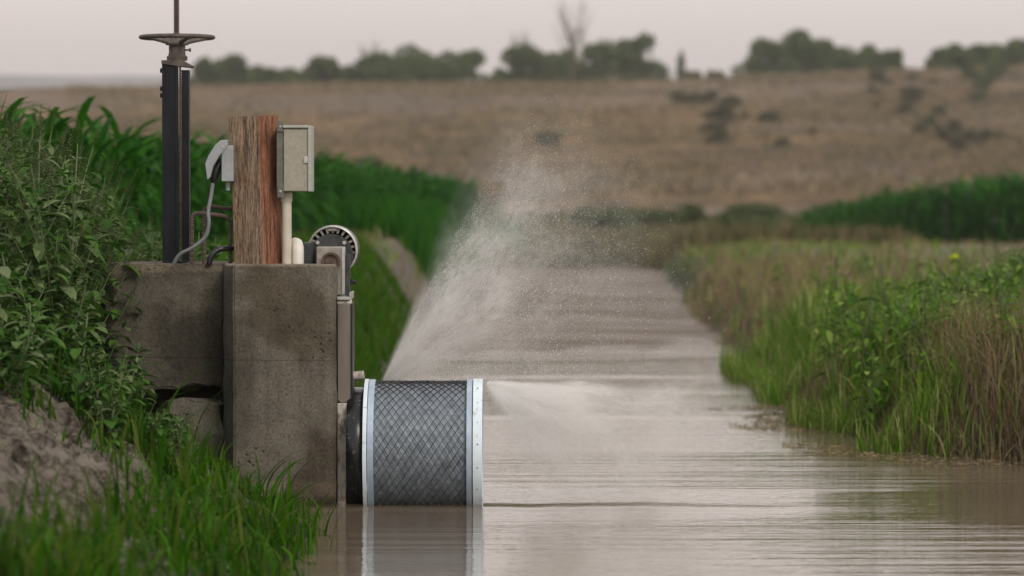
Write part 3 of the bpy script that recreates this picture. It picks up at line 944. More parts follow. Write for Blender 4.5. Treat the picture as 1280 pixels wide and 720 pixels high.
b = MB(); b.lathe([(0, dx_(432.5)), (.262, dx_(432.5)), (.268, dx_(436)), (.268, dx_(449)), (.262, dx_(452.8)), (0, dx_(452.8))], c0, 'x', 128)
b.build('disc', M['wetblack'], dk, smooth=True)
b = MB(); b.tube([(dx_(437.5), YD-.04, Z0(478.5)+.018), (dx_(452.6), YD-.04, Z0(477)+.018)], .019, 14)
b.build('roller_cap', M['peel'], dk, smooth=True)

# ------------------------------------------------------------------ vegetation builders
def blades(base, hgt, w, lean, azim, segs=4, curl=1.0):
    """numpy bent grass blades -> verts, quads"""
    n = len(base)
    t = np.linspace(0, 1, segs+1)[None, :]
    L = hgt[:, None]
    ang = lean[:, None]*(t**1.4)*curl
    # arc: integrate direction
    dx = np.sin(ang); dz_ = np.cos(ang)
    hx = np.cumsum(np.concatenate([np.zeros((n, 1)), (dx[:, 1:]+dx[:, :-1])/2/segs], 1), 1)*L
    hz = np.cumsum(np.concatenate([np.zeros((n, 1)), (dz_[:, 1:]+dz_[:, :-1])/2/segs], 1), 1)*L
    ca_, sa_ = np.cos(azim)[:, None], np.sin(azim)[:, None]
    cx = base[:, 0:1]+hx*ca_; cy = base[:, 1:2]+hx*sa_; cz = base[:, 2:3]+hz
    ww = w[:, None]*(1-t**2.2*.93)*.5
    yaw = azim[:, None] + math.pi/2 + rng.normal(0, .5, (n, 1))
    ox_, oy_ = np.cos(yaw)*ww, np.sin(yaw)*ww
    a = np.stack([cx-ox_, cy-oy_, cz], -1); b_ = np.stack([cx+ox_, cy+oy_, cz], -1)
    v = np.stack([a, b_], 2).reshape(-1, 3)
    k = np.arange(n)[:, None]*(segs+1)*2 + np.arange(segs)[None, :]*2
    f = np.stack([k, k+1, k+3, k+2], -1).reshape(-1, 4)
    return v, f

def grass_obj(name, pts, h0, h1, w0, w1, lean, mt, label, cat, segs=4, tuft=1, spread=.02):
    pts = np.repeat(pts, tuft, 0)
    n = len(pts)
    xy = pts[:, :2] + rng.normal(0, spread, (n, 2))
    z = height(xy[:, 0], xy[:, 1]) - .01
    base = np.column_stack([xy, z])
    keep = z > (-.3 if name == 'waterside_grass' else -.12)
    base[:, 2] = np.maximum(base[:, 2], -.06)
    base = base[keep]; n = len(base)
    v, f = blades(base, rng.uniform(h0, h1, n), rng.uniform(w0, w1, n), np.abs(rng.normal(lean, lean*.6, n)), rng.uniform(0, 2*math.pi, n), segs)
    o = link(name, np_mesh(name, v, f), mt)
    return tag(o, label, cat, kind='stuff')

def project(X, Y, Z):
    return 640 + X/Y*F, 250 + (CZ-Z)/Y*F

def inpoly(px, py, poly):
    c_ = np.zeros(len(px), bool)
    j = len(poly)-1
    for i in range(len(poly)):
        xi, yi = poly[i]; xj, yj = poly[j]
        t = ((yi > py) != (yj > py)) & (px < (xj-xi)*(py-yi)/(yj-yi+1e-9)+xi)
        c_ ^= t; j = i
    return c_

def scatter(n, x0, x1, y0, y1):
    return np.column_stack([rng.uniform(x0, x1, n), rng.uniform(y0, y1, n)])

in_head = lambda p: (p[:, 0] > X0(128)) & (p[:, 0] < X0(425)) & (p[:, 1] > 14.15) & (p[:, 1] < 15.15)

def leaf_strip(p, d, up, L, w, droop, segs=4, fold=.25):
    """a folded pointed leaf; returns verts, quads"""
    p, d, up = Vector(p), Vector(d).normalized(), Vector(up)
    side = d.cross(up).normalized()
    vs_, fs_ = [], []
    cur = p.copy(); dirn = d.copy()
    for i in range(segs+1):
        t = i/segs
        ww = w*.5*(math.sin(math.pi*min(1, .08+t*.92))**.75)+.0006
        nrm = side.cross(dirn).normalized()
        vs_ += [cur - side*ww + nrm*ww*fold, cur, cur + side*ww + nrm*ww*fold]
        dirn = (dirn + Vector((0, 0, -droop/segs))).normalized()
        cur = cur + dirn*(L/segs)
    for i in range(segs):
        k = i*3
        fs_ += [(k, k+1, k+4, k+3), (k+1, k+2, k+5, k+4)]
    return vs_, fs_

# --- broad-leaved weeds: stem, leaves, seed spikes
def weed_meshes(seed, H, nb, spike=True, leafL=.125, leafW=.05):
    rd = random.Random(seed)
    stem, lv, sk = MB(), MB(), MB()
    def axis_(p0, d0, L, r0, depth):
        pts = [Vector(p0)]; d = Vector(d0).normalized()
        for i in range(6):
            d = (d + Vector((rd.uniform(-.1, .1), rd.uniform(-.1, .1), .06))).normalized()
            pts.append(pts[-1] + d*L/6)
        stem.tube(pts, [r0*(1-.75*i/6) for i in range(7)], 5)
        nl = int(L/.025)
        for k in range(nl):
            t = .06 + .9*k/nl
            q = pts[int(t*6)].lerp(pts[min(6, int(t*6)+1)], t*6 % 1)
            az = k*2.4 + rd.uniform(-.5, .5)
            el = rd.uniform(.0, .7)
            dd_ = Vector((math.cos(az)*math.cos(el), math.sin(az)*math.cos(el), math.sin(el)))
            sz = (1.05 - .6*t) * rd.uniform(.65, 1.25)
            q2 = q + dd_*.022*sz
            vs_, fs_ = leaf_strip(q2, dd_, (0, 0, 1), leafL*sz, leafW*sz*rd.uniform(.7, 1.1), rd.uniform(.4, 1.4), 4, rd.uniform(.05, .5))
            lv.add(vs_, fs_)
        if spike:
            top = pts[-1]; ln = rd.uniform(.07, .16)
            for k in range(46):
                t = k/46; az = k*2.4
                q = top + d*(ln*t) ; rr3 = .018*(1-t*.75)
                dd_ = Vector((math.cos(az), math.sin(az), .5))
                vs_, fs_ = leaf_strip(q, dd_, (0, 0, 1), rr3*1.5, .01, .2, 1, .4)
                sk.add(vs_, fs_)
            if depth == 0:
                for b2 in range(5):
                    q = pts[5] + Vector((rd.uniform(-.02, .02), rd.uniform(-.02, .02), rd.uniform(-.06, .05)))
                    for k in range(16):
                        t = k/16; az = k*2.4
                        dd_ = Vector((math.cos(az), math.sin(az), .6))
                        vs_, fs_ = leaf_strip(q+Vector((0, 0, .05*t)), dd_, (0, 0, 1), .012, .006, .2, 1, .4)
                        sk.add(vs_, fs_)
        return pts
    main = axis_((0, 0, -.05), (rd.uniform(-.1, .1), rd.uniform(-.1, .1), 1), H, .0075, 0)
    for k in range(nb):
        t = .12 + .7*k/nb
        q = main[int(t*6)].lerp(main[min(6, int(t*6)+1)], t*6 % 1)
        az = k*2.4 + rd.random()
        axis_(q, (math.cos(az)*.75, math.sin(az)*.75, 1.0), H*(.5-.3*t), .004, 1)
    def mk(b_, nm):
        me_ = bpy.data.meshes.new(nm); me_.from_pydata(b_.v, [], b_.f); me_.update()
        return me_
    nl_ = len(lv.f); lv.add(sk.v, sk.f)
    return mk(stem, 'weed_stem'), mk(lv, 'weed_foliage'), nl_

def make_weed(seed, H, nb, spike=True, leafL=.125, leafW=.05, lm='weed'):
    s_, l_, k_ = weed_meshes(seed, H, nb, spike, leafL, leafW)
    root = bpy.data.objects.new('weed_plant', None); COL.objects.link(root)
    for me_, nm, mt in ((s_, 'stem', M['stem']), (l_, 'foliage', M[lm])):
        o = bpy.data.objects.new(nm, me_); COL.objects.link(o); me_.materials.append(mt); o.parent = root
        if nm == 'foliage' and spike:
            me_.materials.append(M['weed_spike'])
            for p_ in list(me_.polygons)[k_:]: p_.material_index = 1
    return root

def copy_tree(o, parent=None):
    c_ = o.copy(); COL.objects.link(c_)
    if parent is not None: c_.parent = parent
    for ch in list(o.children): copy_tree(ch, c_)
    return c_

class Pool:
    def __init__(s, protos): s.p = protos; s.used = [False]*len(protos)
    def place(s, i, loc, rz, sc, tilt=0):
        o = s.p[i] if not s.used[i] else copy_tree(s.p[i])
        s.used[i] = True
        o.location = loc; o.rotation_euler = (tilt*math.cos(rz), tilt*math.sin(rz), rz); o.scale = (sc,)*3
        return o

tall = Pool([make_weed(i+11, h, nb) for i, (h, nb) in enumerate([(1.0, 9), (.85, 8), (.95, 10), (.7, 7)])])
low = Pool([make_weed(i+31, h, nb, False, .125, .058) for i, (h, nb) in enumerate([(.4, 6), (.32, 7), (.5, 6)])])

def gh(x, y): return float(height(np.array([x]), np.array([y]))[0])
dirt_poly = [(-200, 380), (0, 492), (60, 520), (165, 592), (190, 636), (120, 665), (60, 685), (-60, 700), (-300, 720)]
# tall weeds at the left, tops following the photograph's outline
wr_ = random.Random(5)
spots = []
for k in range(150):
    Y = wr_.uniform(13.0, 17.8)
    px = wr_.uniform(-50, 205)
    x = (px-640)/F*Y
    # keep clear of the wall footprint
    if x > X0(126) - .05 and 14.1 < Y < 15.25: continue
    if Y < 14.4 and px > 78: continue
    topy = np.interp(px, [-50, 30, 75, 110, 150, 205], [120, 135, 165, 205, 262, 300]) + wr_.uniform(0, 1)**1.6*150
    spots.append((x, Y, px, topy))
for i, (x, Y, px, topy) in enumerate(spots[:105]):
    z = gh(x, Y)
    need = CZ-(topy-250)/F*Y - z
    need = max(.35, min(1.25, need))
    j = wr_.randrange(4)
    Hs = [1.0, .85, .95, .7][j]*.98
    o = tall.place(j, (x, Y, z), wr_.uniform(0, 6.28), need/Hs, wr_.uniform(-.1, .1))
    tag(o, 'tall leafy green weed with seed spikes in the dense growth left of the concrete headwall', 'weed', 'tall seed-spiked weeds left of the headwall')
for i in range(84):
    for _ in range(50):
        Y = wr_.uniform(11.9, 14.3) if i < 64 else wr_.uniform(10.2, 12.5); px = wr_.uniform(-30, 235 if i < 64 else 300); x = (px-640)/F*Y; z = gh(x, Y)
        bx2, by2 = project(x, Y, z)
        lim = np.interp(bx2, [0, 150, 235], [505, 590, 600])
        if (by2 < lim if i < 64 else True) and not any(inpoly(np.array([bx2]), np.array([by2-k_]), dirt_poly)[0] for k_ in (0, 25, 60)) and not (x > X0(196) and Y > 14.3) and not (x > X0(128) and Y > 14.05) and z > .02 and (i < 64 or by2 > 650): break
    o = low.place(i % 3, (x, Y, z), wr_.uniform(0, 6.28), wr_.uniform(.6, 1.05)*(1 if i < 64 else .6)*(.5 if px > 170 else .75 if px > 100 else 1), wr_.uniform(-.2, .2))
    tag(o, 'low broad-leaved green weed without seed spikes on the slope left of the concrete headwall', 'weed', 'low broad-leaved weeds on the left bank slope')
# the plant leaning over the wall
for (px, Y, sc, z0, lab) in ((150, 14.32, .9, .45, 'green weed with broad leaves growing up against the left end of the concrete wall'),
                             (172, 14.28, .7, .32, 'green weed with broad leaves growing low before the concrete wall')):
    x = (px-640)/F*Y
    o = low.place(2, (x, Y, gh(x, Y)), 1.0, sc*1.0)
    tag(o, lab, 'weed')
# weeds between wall and gate stand
for (px, Y, sc) in ((180, 16.4, .8), (160, 15.8, .8), (196, 17.2, .9), (243, 16.8, .75), (262, 17.4, .7)):
    x = (px-640)/F*Y
    o = low.place(wr_.randrange(3), (x, Y, gh(x, Y)), px*1.0, sc*1.4)
    tag(o, 'leafy green weed rising behind the concrete wall top', 'weed', 'weeds behind the concrete wall top')

# --- grass, left bank near
p = scatter(12000, -2.4, -.55, 8.6, 14.25)
zz = height(p[:, 0], p[:, 1])
qx, qy = project(p[:, 0], p[:, 1], zz)
keep = (zz > -.03) & ~in_head(p) & (~inpoly(qx, qy, dirt_poly) | (rng.random(len(p)) < .012))
keep &= rng.random(len(p)) < .1 + .9*smooth(.38, .58, fbm(p[:, 0]*4, p[:, 1]*4, 3, 2))
keep &= ~((p[:, 1] < 12.6) & (qx > 330) & (rng.random(len(p)) < .6))
by_wall = (p[:, 1] > 12.9) & (p[:, 0] > -1.6)
grass_obj('grass', p[keep & ~by_wall][::2], .08, .3, .006, .017, 1.5, M['grass'], 'tall bright green grass covering the near left bank beside the water', 'grass', 6, 2, .03)
grass_obj('grass', p[keep & ~by_wall][1::2], .04, .16, .004, .012, 1.7, M['grass'], 'short tangled grass growing low on the near left bank', 'grass', 4, 4, .04)
grass_obj('grass', p[keep & by_wall], .05, .16, .004, .011, 1.3, M['grass'], 'short green grass at the foot of the concrete headwall', 'grass', 5, 3, .03)
# long arching blades beside the pillar foot, one mesh
lb = []
for (px, Y, h_, w_, ln, az) in ((262, 13.6, .5, .014, 1.0, -.1), (340, 13.1, .36, .012, 1.9, 0.0), (355, 12.9, .34, .012, 1.6, .15), (318, 12.5, .42, .014, 1.9, .05), (300, 12.3, .4, .014, 1.7, .3), (322, 13.0, .4, .012, 1.3, -.1), (335, 12.7, .38, .012, 2.2, -.25), (240, 13.2, .42, .012, 1.6, -.3), (200, 13.0, .42, .013, 1.4, .4), (330, 13.0, .3, .011, 2.0, -.2), (350, 12.4, .34, .013, 2.1, .1), (210, 13.9, .42, .012, 1.9, .2), (175, 14.0, .45, .012, 1.8, .3), (300, 13.2, .38, .01, .9, .3), (345, 12.2, .35, .013, 1.7, -.2), (235, 13.7, .4, .011, 1.1, 2.7)):
    x = (px-640)/F*Y
    lb.append((x, Y, max(-.02, gh(x, Y)-.01), h_, w_, ln, az))
lb = np.array(lb)
lb[:, 4] *= 1.35; lb[:, 3] *= 1.12
v_, f_ = blades(lb[:, :3], lb[:, 3], lb[:, 4], lb[:, 5], lb[:, 6], 10)
tag(link('long_grass', np_mesh('long_grass', v_, f_), M['grass']), 'long arching green grass blades at the foot of the concrete pillar', 'grass', kind='stuff')

EY = [19.4, 21, 26.5, 31, 39, 58, 77, 97]
EX = [-2.95, -2.72, -2.7, -2.47, -2.25, -1.92, -1.52, -1.05]
# --- grass on left bank beyond the drum
p = scatter(15000, -3.4, -.6, 15.3, 33.5)
zz = height(p[:, 0], p[:, 1])
keep = (zz > -.01) & (rng.random(len(p)) < (.3+.7*smooth(.35, .55, fbm(p[:, 0]*2, p[:, 1]*1.2, 3, 3)))) & ~in_head(p)
grass_obj('grass', p[keep], .06, .2, .006, .013, .8, M['grass'], 'short bright green grass on the left bank beyond the drum screen', 'grass', 3, 4, .04)
p = scatter(7000, -2.6, .2, 40, 96)
zz = height(p[:, 0], p[:, 1])
p = p[(zz > .02) & (np.interp(p[:, 1], EY, EX) - .3 < p[:, 0])]
grass_obj('grass', p, .2, .6, .014, .03, .5, M['corn'], 'dark green weeds between the left corn and the water', 'grass', 3, 4, .08)
p = scatter(260, -2.4, -.7, 29, 46)
p = p[(height(p[:, 0], p[:, 1]) > .1) & (fbm(p[:, 0]*3, p[:, 1]*.8, 3, 44) > .47)]
grass_obj('grass', p, .05, .22, .007, .014, .9, M['grass_r'], 'scattered green tufts on the bare dirt bank', 'grass', 3, 6, .06)
p = scatter(260, -2.6, -.3, 33, 60)
zz = height(p[:, 0], p[:, 1])
keep = (zz > .0) & (rng.random(len(p)) < .6)
grass_obj('dry_grass', p[keep], .08, .25, .01, .02, .8, M['dry'], 'dry tan grass on the bare dirt bank below the left corn', 'dry grass', 3, 3, .05)

# --- right bank
def right_pts(n, d0, d1, y0, y1):
    Y = rng.uniform(y0, y1, n); d = rng.uniform(d0, d1, n)
    return np.column_stack([Rx(Y)+d, Y])
p = right_pts(9000, -.12, 2.8, 16.6, 26)
k = fbm(p[:, 0]*1.6, p[:, 1]*1.0, 3, 6)
p1 = p[(rng.random(len(p)) < .06 + .94*smooth(.42, .56, k)) & ~((p[:, 0] > 2.25) & (p[:, 1] < 18.6) & (rng.random(len(p)) < .7))]
grass_obj('grass', p1[::3], .14, .42, .006, .015, .7, M['grass_r'], 'tall mixed green reeds and grass on the near right bank', 'grass', 5, 4, .05)
grass_obj('grass', p1[1::2], .08, .26, .006, .013, .9, M['grass_r'], 'short undergrowth of mixed green grass on the near right bank', 'grass', 4, 5, .07)
p = right_pts(3600, -.34, .3, 17.0, 28)
p = p[fbm(p[:, 0]*1.6, p[:, 1]*1.4, 2, 16) > .5]
grass_obj('waterside_grass', p, .08, .3, .005, .012, .8, M['grass_r'], 'bright green grass standing at the waterline of the right bank', 'grass', 4, 4, .04)
p = right_pts(5200, .1, 3.6, 15.8, 18.6)
keep = p[:, 0] > 2.2 + (18.2-p[:, 1])*.05 + .35*(fbm(p[:, 1]*3, p[:, 0]*3, 2, 18)-.5)
grass_obj('dry_brush', p[keep][::2], .15, .5, .0028, .007, 1.4, M['dry'], 'tangled dry brown brush at the right edge of the right bank', 'dry brush', 5, 10, .06)
grass_obj('dry_brush', p[keep][1::2], .12, .42, .0025, .007, 2.2, M['dry'], 'low matted tangle of dry stems inside the brown brush', 'dry brush', 6, 7, .08)
grass_obj('grass', p[keep][::9], .1, .34, .005, .012, 1.0, M['grass_r'], 'green blades growing through the dry brown brush', 'grass', 5, 4, .06)
p = right_pts(3000, -.2, .35, 16.2, 22)
grass_obj('dry_grass', p, .05, .2, .003, .007, 1.6, M['dry'], 'dead straw and stems along the muddy right waterline', 'dry grass', 4, 4, .05)
p = right_pts(2600, -.05, 1.6, 24, 44)
grass_obj('dry_grass', p, .06, .24, .006, .013, .8, M['dry'], 'greyish dry stems on the right bank beyond the green growth', 'dry grass', 3, 3, .06)
p = right_pts(9000, .2, 12, 26, 75)
p = p[rng.random(len(p)) < .6 * smooth(.35, .6, fbm(p[:, 0]*.9, p[:, 1]*.25, 3, 61))]
grass_obj('dry_grass', p, .06, .2, .012, .025, .8, M['dry'], 'dry tan grass on the open strip before the right corn', 'dry grass', 3, 3, .06)
p = right_pts(5000, -.1, 5, 28, 84)
p = p[rng.random(len(p)) < smooth(.42, .56, fbm(p[:, 0]*.8, p[:, 1]*.2, 3, 62))]
p = p[::2]
grass_obj('grass', p, .08, .24, .012, .022, .6, M['grass_r'], 'yellow green grass further up the right bank', 'grass', 3, 2, .06)

# far flat by the canal's end
Yf = 62 + 140*rng.random(20000)**1.5; pf = np.column_stack([rng.uniform(-.03, .115, 20000)*Yf, Yf])
zz = height(pf[:, 0], pf[:, 1]); pf = pf[(zz > .02)]
pf = pf[rng.random(len(pf)) < .3+.7*smooth(.4, .6, fbm(pf[:, 0]*.3, pf[:, 1]*.08, 3, 9))]
M['farg'] = leafmat('far_grass', [(.085,.09,.04), (.13,.12,.06), (.24,.18,.11), (.07,.08,.035), (.2,.15,.1)], .2, .8)
grass_obj('grass', pf, .15, .5, .03, .08, .5, M['farg'], 'olive green grass on the flat land at the far end of the canal', 'grass', 3, 2, .2)

def floaters(name, n, y0, y1, d0, d1, label):
    q = right_pts(n, d0, d1, y0, y1)
    q = q[fbm(q[:, 0]*2.5, q[:, 1]*2.5, 3, 71) > .48]; m_ = len(q)
    base = np.column_stack([q, np.full(m_, .004)])
    v, f = blades(base, rng.uniform(.02, .12, m_), rng.uniform(.004, .012, m_), rng.uniform(1.5, 1.6, m_), rng.uniform(0, 6.28, m_), 2, 1.0)
    v[:, 2] = .004 + .006*rng.random(len(v))
    return tag(link(name, np_mesh(name, v, f), M['dry']), label, 'debris', kind='stuff')
floaters('floating_debris', 2600, 15.2, 21, -.55, .05, 'bits of straw and scum floating at the edge of the right bank')
rw_ = random.Random(12)
wl2 = Pool([make_weed(i+51, h, nb, sp_, .1, w_, 'weed_r') for i, (h, nb, sp_, w_) in enumerate([(.45, 8, False, .045), (.36, 8, False, .035), (.5, 7, True, .025)])])
for i in range(110):
    Y = rw_.uniform(17.0, 22.5) if i < 88 else rw_.uniform(25, 34); d = rw_.uniform(.1, 1.9)
    x = float(np.interp(Y, RY, RX)) + d
    if 640+x/Y*F > 1330: continue
    o = wl2.place(i % 3, (x, Y, gh(x, Y)), rw_.uniform(0, 6.28), rw_.uniform(.8, 1.35) * (1 if i < 88 else .7))
    tag(o, 'broad-leaved green weed among the grass of the right bank', 'weed', 'broad-leaved weeds on the right bank')
# the yellow flowering weed
Y = 24.0; x = (1193-640)/F*Y
z = gh(x, Y); topz = CZ-(324-250)/F*Y
yo = copy_tree(wl2.p[0]); yo.name = 'flowering_weed'
yo.location = (x, Y, z); yo.scale = ((topz-z-.03)/.5,)*3
tag(yo, 'weed topped by a small bright yellow flower on the right bank', 'flowering weed')
fb = MB()
for k in range(26):
    az = k*2.4; el = .2+.9*(k/26)
    d_ = (math.cos(az)*math.cos(el), math.sin(az)*math.cos(el), math.sin(el))
    v2, f2 = leaf_strip((0, 0, 0), d_, (0, 0, 1), .05, .028, .3, 3, .2)
    fb.add(v2, f2)
fme = bpy.data.meshes.new('flower_head'); fme.from_pydata(fb.v, [], fb.f); fme.materials.append(M['yellow'])
fo = bpy.data.objects.new('flower_head', fme); COL.objects.link(fo); fo.parent = yo
fo.location = (0, 0, (topz-z)/yo.scale[0]); fo.scale = (1/yo.scale[0]*.9,)*3

# ------------------------------------------------------------------ corn
def corn_mesh(seed, H=1.2):
    rd = random.Random(seed); b_ = MB()
    b_.tube([(0, 0, -.05), (0, 0, H*.5), (.01, 0, H*.85)], [.013, .011, .006], 5)
    for k in range(13):
        t = .12+.8*k/13
        az = (k % 2)*math.pi + rd.uniform(-.5, .5)
        el = .7+.5*t
        d_ = Vector((math.cos(az)*math.cos(el), math.sin(az)*math.cos(el), math.sin(el)))
        v2, f2 = leaf_strip((0, 0, H*t*.88), d_, (0, 0, 1), H*rd.uniform(.34, .5), .058*rd.uniform(.8, 1.15), rd.uniform(1.2, 2.4)*(1.15-.5*t), 5, .3)
        b_.add(v2, f2)
    return b_
CM = [corn_mesh(i) for i in range(5)]
Cme = []
for i, b_ in enumerate(CM):
    me_ = bpy.data.meshes.new('corn_plant'); me_.from_pydata(b_.v, [], b_.f); me_.materials.append(M['corn']); me_.update(); Cme.append(me_)
plants = []
cr = random.Random(3)
for row in range(6):
    Y = 19.6
    while Y < 96:
        x = float(np.interp(Y, EY, EX)) - .1 - row*.45 + cr.uniform(-.08, .08)
        plants.append((x, Y, 1.10*cr.uniform(.88, 1.08)))
        Y += cr.uniform(.17, .26) * (1 if Y < 50 else 1.5)
# near end of the field
for k in range(60):
    plants.append((cr.uniform(-5.2, -2.9), cr.uniform(19.6, 24), 1.1*cr.uniform(.9, 1.08)))
plants_r = []
for row in range(7):
    X = 6.6
    while X < 19:
        s_ = np.interp(X, [6.6, 8, 11.4, 19], [.62, .95, 1.45, 1.6])
        plants_r.append((X, 76+row*.7+cr.uniform(-.15, .15) + .3*(X-7), s_*cr.uniform(.9, 1.08)))
        X += cr.uniform(.13, .22)
plants.sort(key=lambda q: q[1])
for i, (x, Y, s_) in enumerate(plants[:300]):
    o = bpy.data.objects.new('corn_plant', Cme[i % 5]); COL.objects.link(o)
    z = gh(x, Y)
    s2 = (1.89 - z)/1.26 * s_/1.1
    o.location = (x, Y, z); o.rotation_euler = (0, 0, cr.uniform(0, 6.28)); o.scale = (s2,)*3
    tag(o, 'dark green corn plant standing in the rows of the left field', 'corn plant', 'corn plants of the left field')
def corn_stuff(name, pl, label, left=True):
    V, Fq, n0 = [], [], 0
    arr = []
    for b_ in CM:
        q = [f for f in b_.f if len(f) == 4]
        arr.append((np.array([tuple(p) for p in b_.v]), np.array(q)))
    for i, (x, Y, s_) in enumerate(pl):
        v0, f0 = arr[i % 5]
        z = gh(x, Y)
        s2 = (1.89 - z)/1.26 * s_/1.1 if left else s_
        a = cr.uniform(0, 6.28); ca_, sa_ = math.cos(a), math.sin(a)
        v1 = np.column_stack([v0[:, 0]*ca_-v0[:, 1]*sa_, v0[:, 0]*sa_+v0[:, 1]*ca_, v0[:, 2]])*s2 + (x, Y, z)
        V.append(v1); Fq.append(f0+n0); n0 += len(v1)
    o = link(name, np_mesh(name, np.concatenate(V), np.concatenate(Fq)), M['corn'])
    return tag(o, label, 'corn', kind='stuff')
corn_stuff('corn_field', plants[300:], 'far rows of dark green corn in the left field')
corn_stuff('corn_field', plants_r, 'strip of dark green corn standing beyond the right bank', False)

# ------------------------------------------------------------------ trees and shrubs
def crown_mesh(rd, rx, rz_h, n, leaf, lobes=7, gap=.0):
    """leaf-sized faces in uneven clumps"""
    cl = []
    for k in range(lobes):
        a = rd.uniform(0, 6.28); r_ = rd.uniform(.15, .62)
        cl.append((math.cos(a)*r_*rx, math.sin(a)*r_*rx, rz_h*rd.uniform(.2, .82), rd.uniform(.24, .46)))
    cl.append((0, 0, rz_h*.5, .5)); cl.append((-.5*rx, 0, rz_h*.17, .45)); cl.append((.5*rx, 0, rz_h*.17, .45))
    P = []
    per = n//len(cl)
    for (cx, cy, cz, s_) in cl:
        q = rng.normal(0, 1, (per, 3)); q /= np.linalg.norm(q, axis=1)[:, None]
        rad = rng.uniform(.35, 1.05, (per, 1))**.6
        q = q*rad*np.array([s_*rx, s_*rx, s_*rz_h*.62]) + (cx, cy, cz)
        P.append(q)
    P = np.concatenate(P); P = P[P[:, 2] > rz_h*.04]
    m_ = len(P)
    d1 = rng.normal(0, 1, (m_, 3)); d1 /= np.linalg.norm(d1, axis=1)[:, None]
    d2 = np.cross(d1, rng.normal(0, 1, (m_, 3))); d2 /= np.linalg.norm(d2, axis=1)[:, None]
    s2 = leaf*rng.uniform(.5, 1.2, (m_, 1))
    v = np.stack([P-d1*s2, P+d2*s2*.5, P+d1*s2, P-d2*s2*.5], 1).reshape(-1, 3)
    return np_mesh('crown', v, np.arange(m_*4).reshape(-1, 4))

def tree(name, loc, w, h, label, cat, group, mt='tree', n=1500, leaf=.3, bare=False, trunk=.12):
    root = bpy.data.objects.new(name, None); COL.objects.link(root); root.location = loc
    tag(root, label, cat, group)
    rd = random.Random(hash((round(loc[0]), round(h*10))) & 0xffff)
    b_ = MB()
    b_.tube([(0, 0, -.4), (0, 0, h*.25), (rd.uniform(-.2, .2), 0, h*.6)], [trunk*1.4, trunk, trunk*.4], 6)
    nb = 26 if bare else 6
    for k in range(nb):
        a = rd.uniform(0, 6.28); z0 = h*rd.uniform(.15, .6)
        L = h*rd.uniform(.25, .5)
        d_ = Vector((math.cos(a)*(.45 if bare else .8), math.sin(a)*(.45 if bare else .8), 1)).normalized()
        q = Vector((0, 0, z0)); mid_ = q+d_*L*.5; e1 = q+d_*L+Vector((0, 0, L*.1))
        b_.tube([q, mid_, e1], [trunk*.5, trunk*.3, trunk*.12], 4)
        if bare:
            for j in range(5):
                d3 = (d_ + Vector((rd.uniform(-.6, .6), rd.uniform(-.6, .6), rd.uniform(0, .5)))).normalized()
                b_.tube([mid_.lerp(e1, rd.random()), mid_.lerp(e1, rd.random())+d3*L*.5], [trunk*.15, trunk*.06], 3)
    me_ = bpy.data.meshes.new('trunk'); me_.from_pydata(b_.v, [], b_.f); me_.materials.append(M['bark'])
    o = bpy.data.objects.new('trunk', me_); COL.objects.link(o); o.parent = root
    if n:
        cm = crown_mesh(rd, w/2, h, n, leaf); cm.materials.append(M[mt])
        o = bpy.data.objects.new('crown', cm); COL.objects.link(o); o.parent = root
    return root

# crest trees: centre px, top py, width px
YT = 384
trees = [(262, 74, 44, 'd'), (288, 68, 46, 'd'), (316, 80, 40, 'd'), (350, 86, 46, 'd'), (385, 84, 48, 'd'), (408, 72, 40, 'd'), (440, 78, 46, 'd'), (462, 57, 34, 'x'),
         (478, 68, 50, 'd'), (507, 53, 58, 'd'), (545, 66, 54, 'd'), (580, 64, 46, 'd'), (624, 86, 34, 'd'), (662, 60, 52, 'd'), (690, 66, 50, 'd'), (715, 10, 56, 'x'),
         (652, 44, 36, 'x'), (752, 44, 66, 'd'), (792, 42, 70, 'd'), (722, 62, 40, 'd'), (850, 60, 13, 'd'), (866, 90, 16, 'd'), (893, 89, 16, 'd'),
         (950, 52, 52, 'd'), (985, 36, 62, 'd'), (1015, 50, 44, 'd'), (1048, 50, 56, 'd'), (1080, 56, 44, 'd'), (1112, 60, 26, 'd'), (1180, 60, 42, 'd'), (1204, 54, 48, 'd'), (1222, 66, 30, 'd'), (1252, 54, 52, 'd'), (1282, 46, 56, 'd')]
for i, (px, py, w, ty) in enumerate(trees):
    Y = YT + (i*7 % 5)*5
    x = (px-640)/F*Y
    z = gh(x, Y)
    h = CZ-(py-250)/F*Y - z
    wm_ = w/F*Y
    if ty == 'x':
        tree('bare_tree', (x, Y, z), wm_, h, {462: 'thin bare tree sticking up among the left crest trees', 715: 'tallest bare-branched tree on the hill crest', 652: 'small bare-branched tree left of the tallest bare tree'}[px], 'tree', 'bare trees on the hill crest', n=90, leaf=.2, bare=True, trunk=.13)
    elif px == 850:
        tree('slender_tree', (x, Y, z), wm_, h, 'slender upright dark tree standing alone on the hill crest', 'tree', None, n=700, leaf=.22)
    else:
        cl_ = ('left' if px < 610 else 'middle' if px < 900 else 'right')
        lab = {'left': 'bushy dark green tree in the long left row on the hill crest',
               'middle': 'bushy dark green tree in the middle clump on the hill crest',
               'right': 'bushy dark green tree in the right clumps on the hill crest'}[cl_]
        tree('bushy_tree', (x, Y, z), wm_*1.45, h*1.03, lab, 'tree', 'bushy trees in the %s of the hill crest' % cl_, n=2600, leaf=.36)

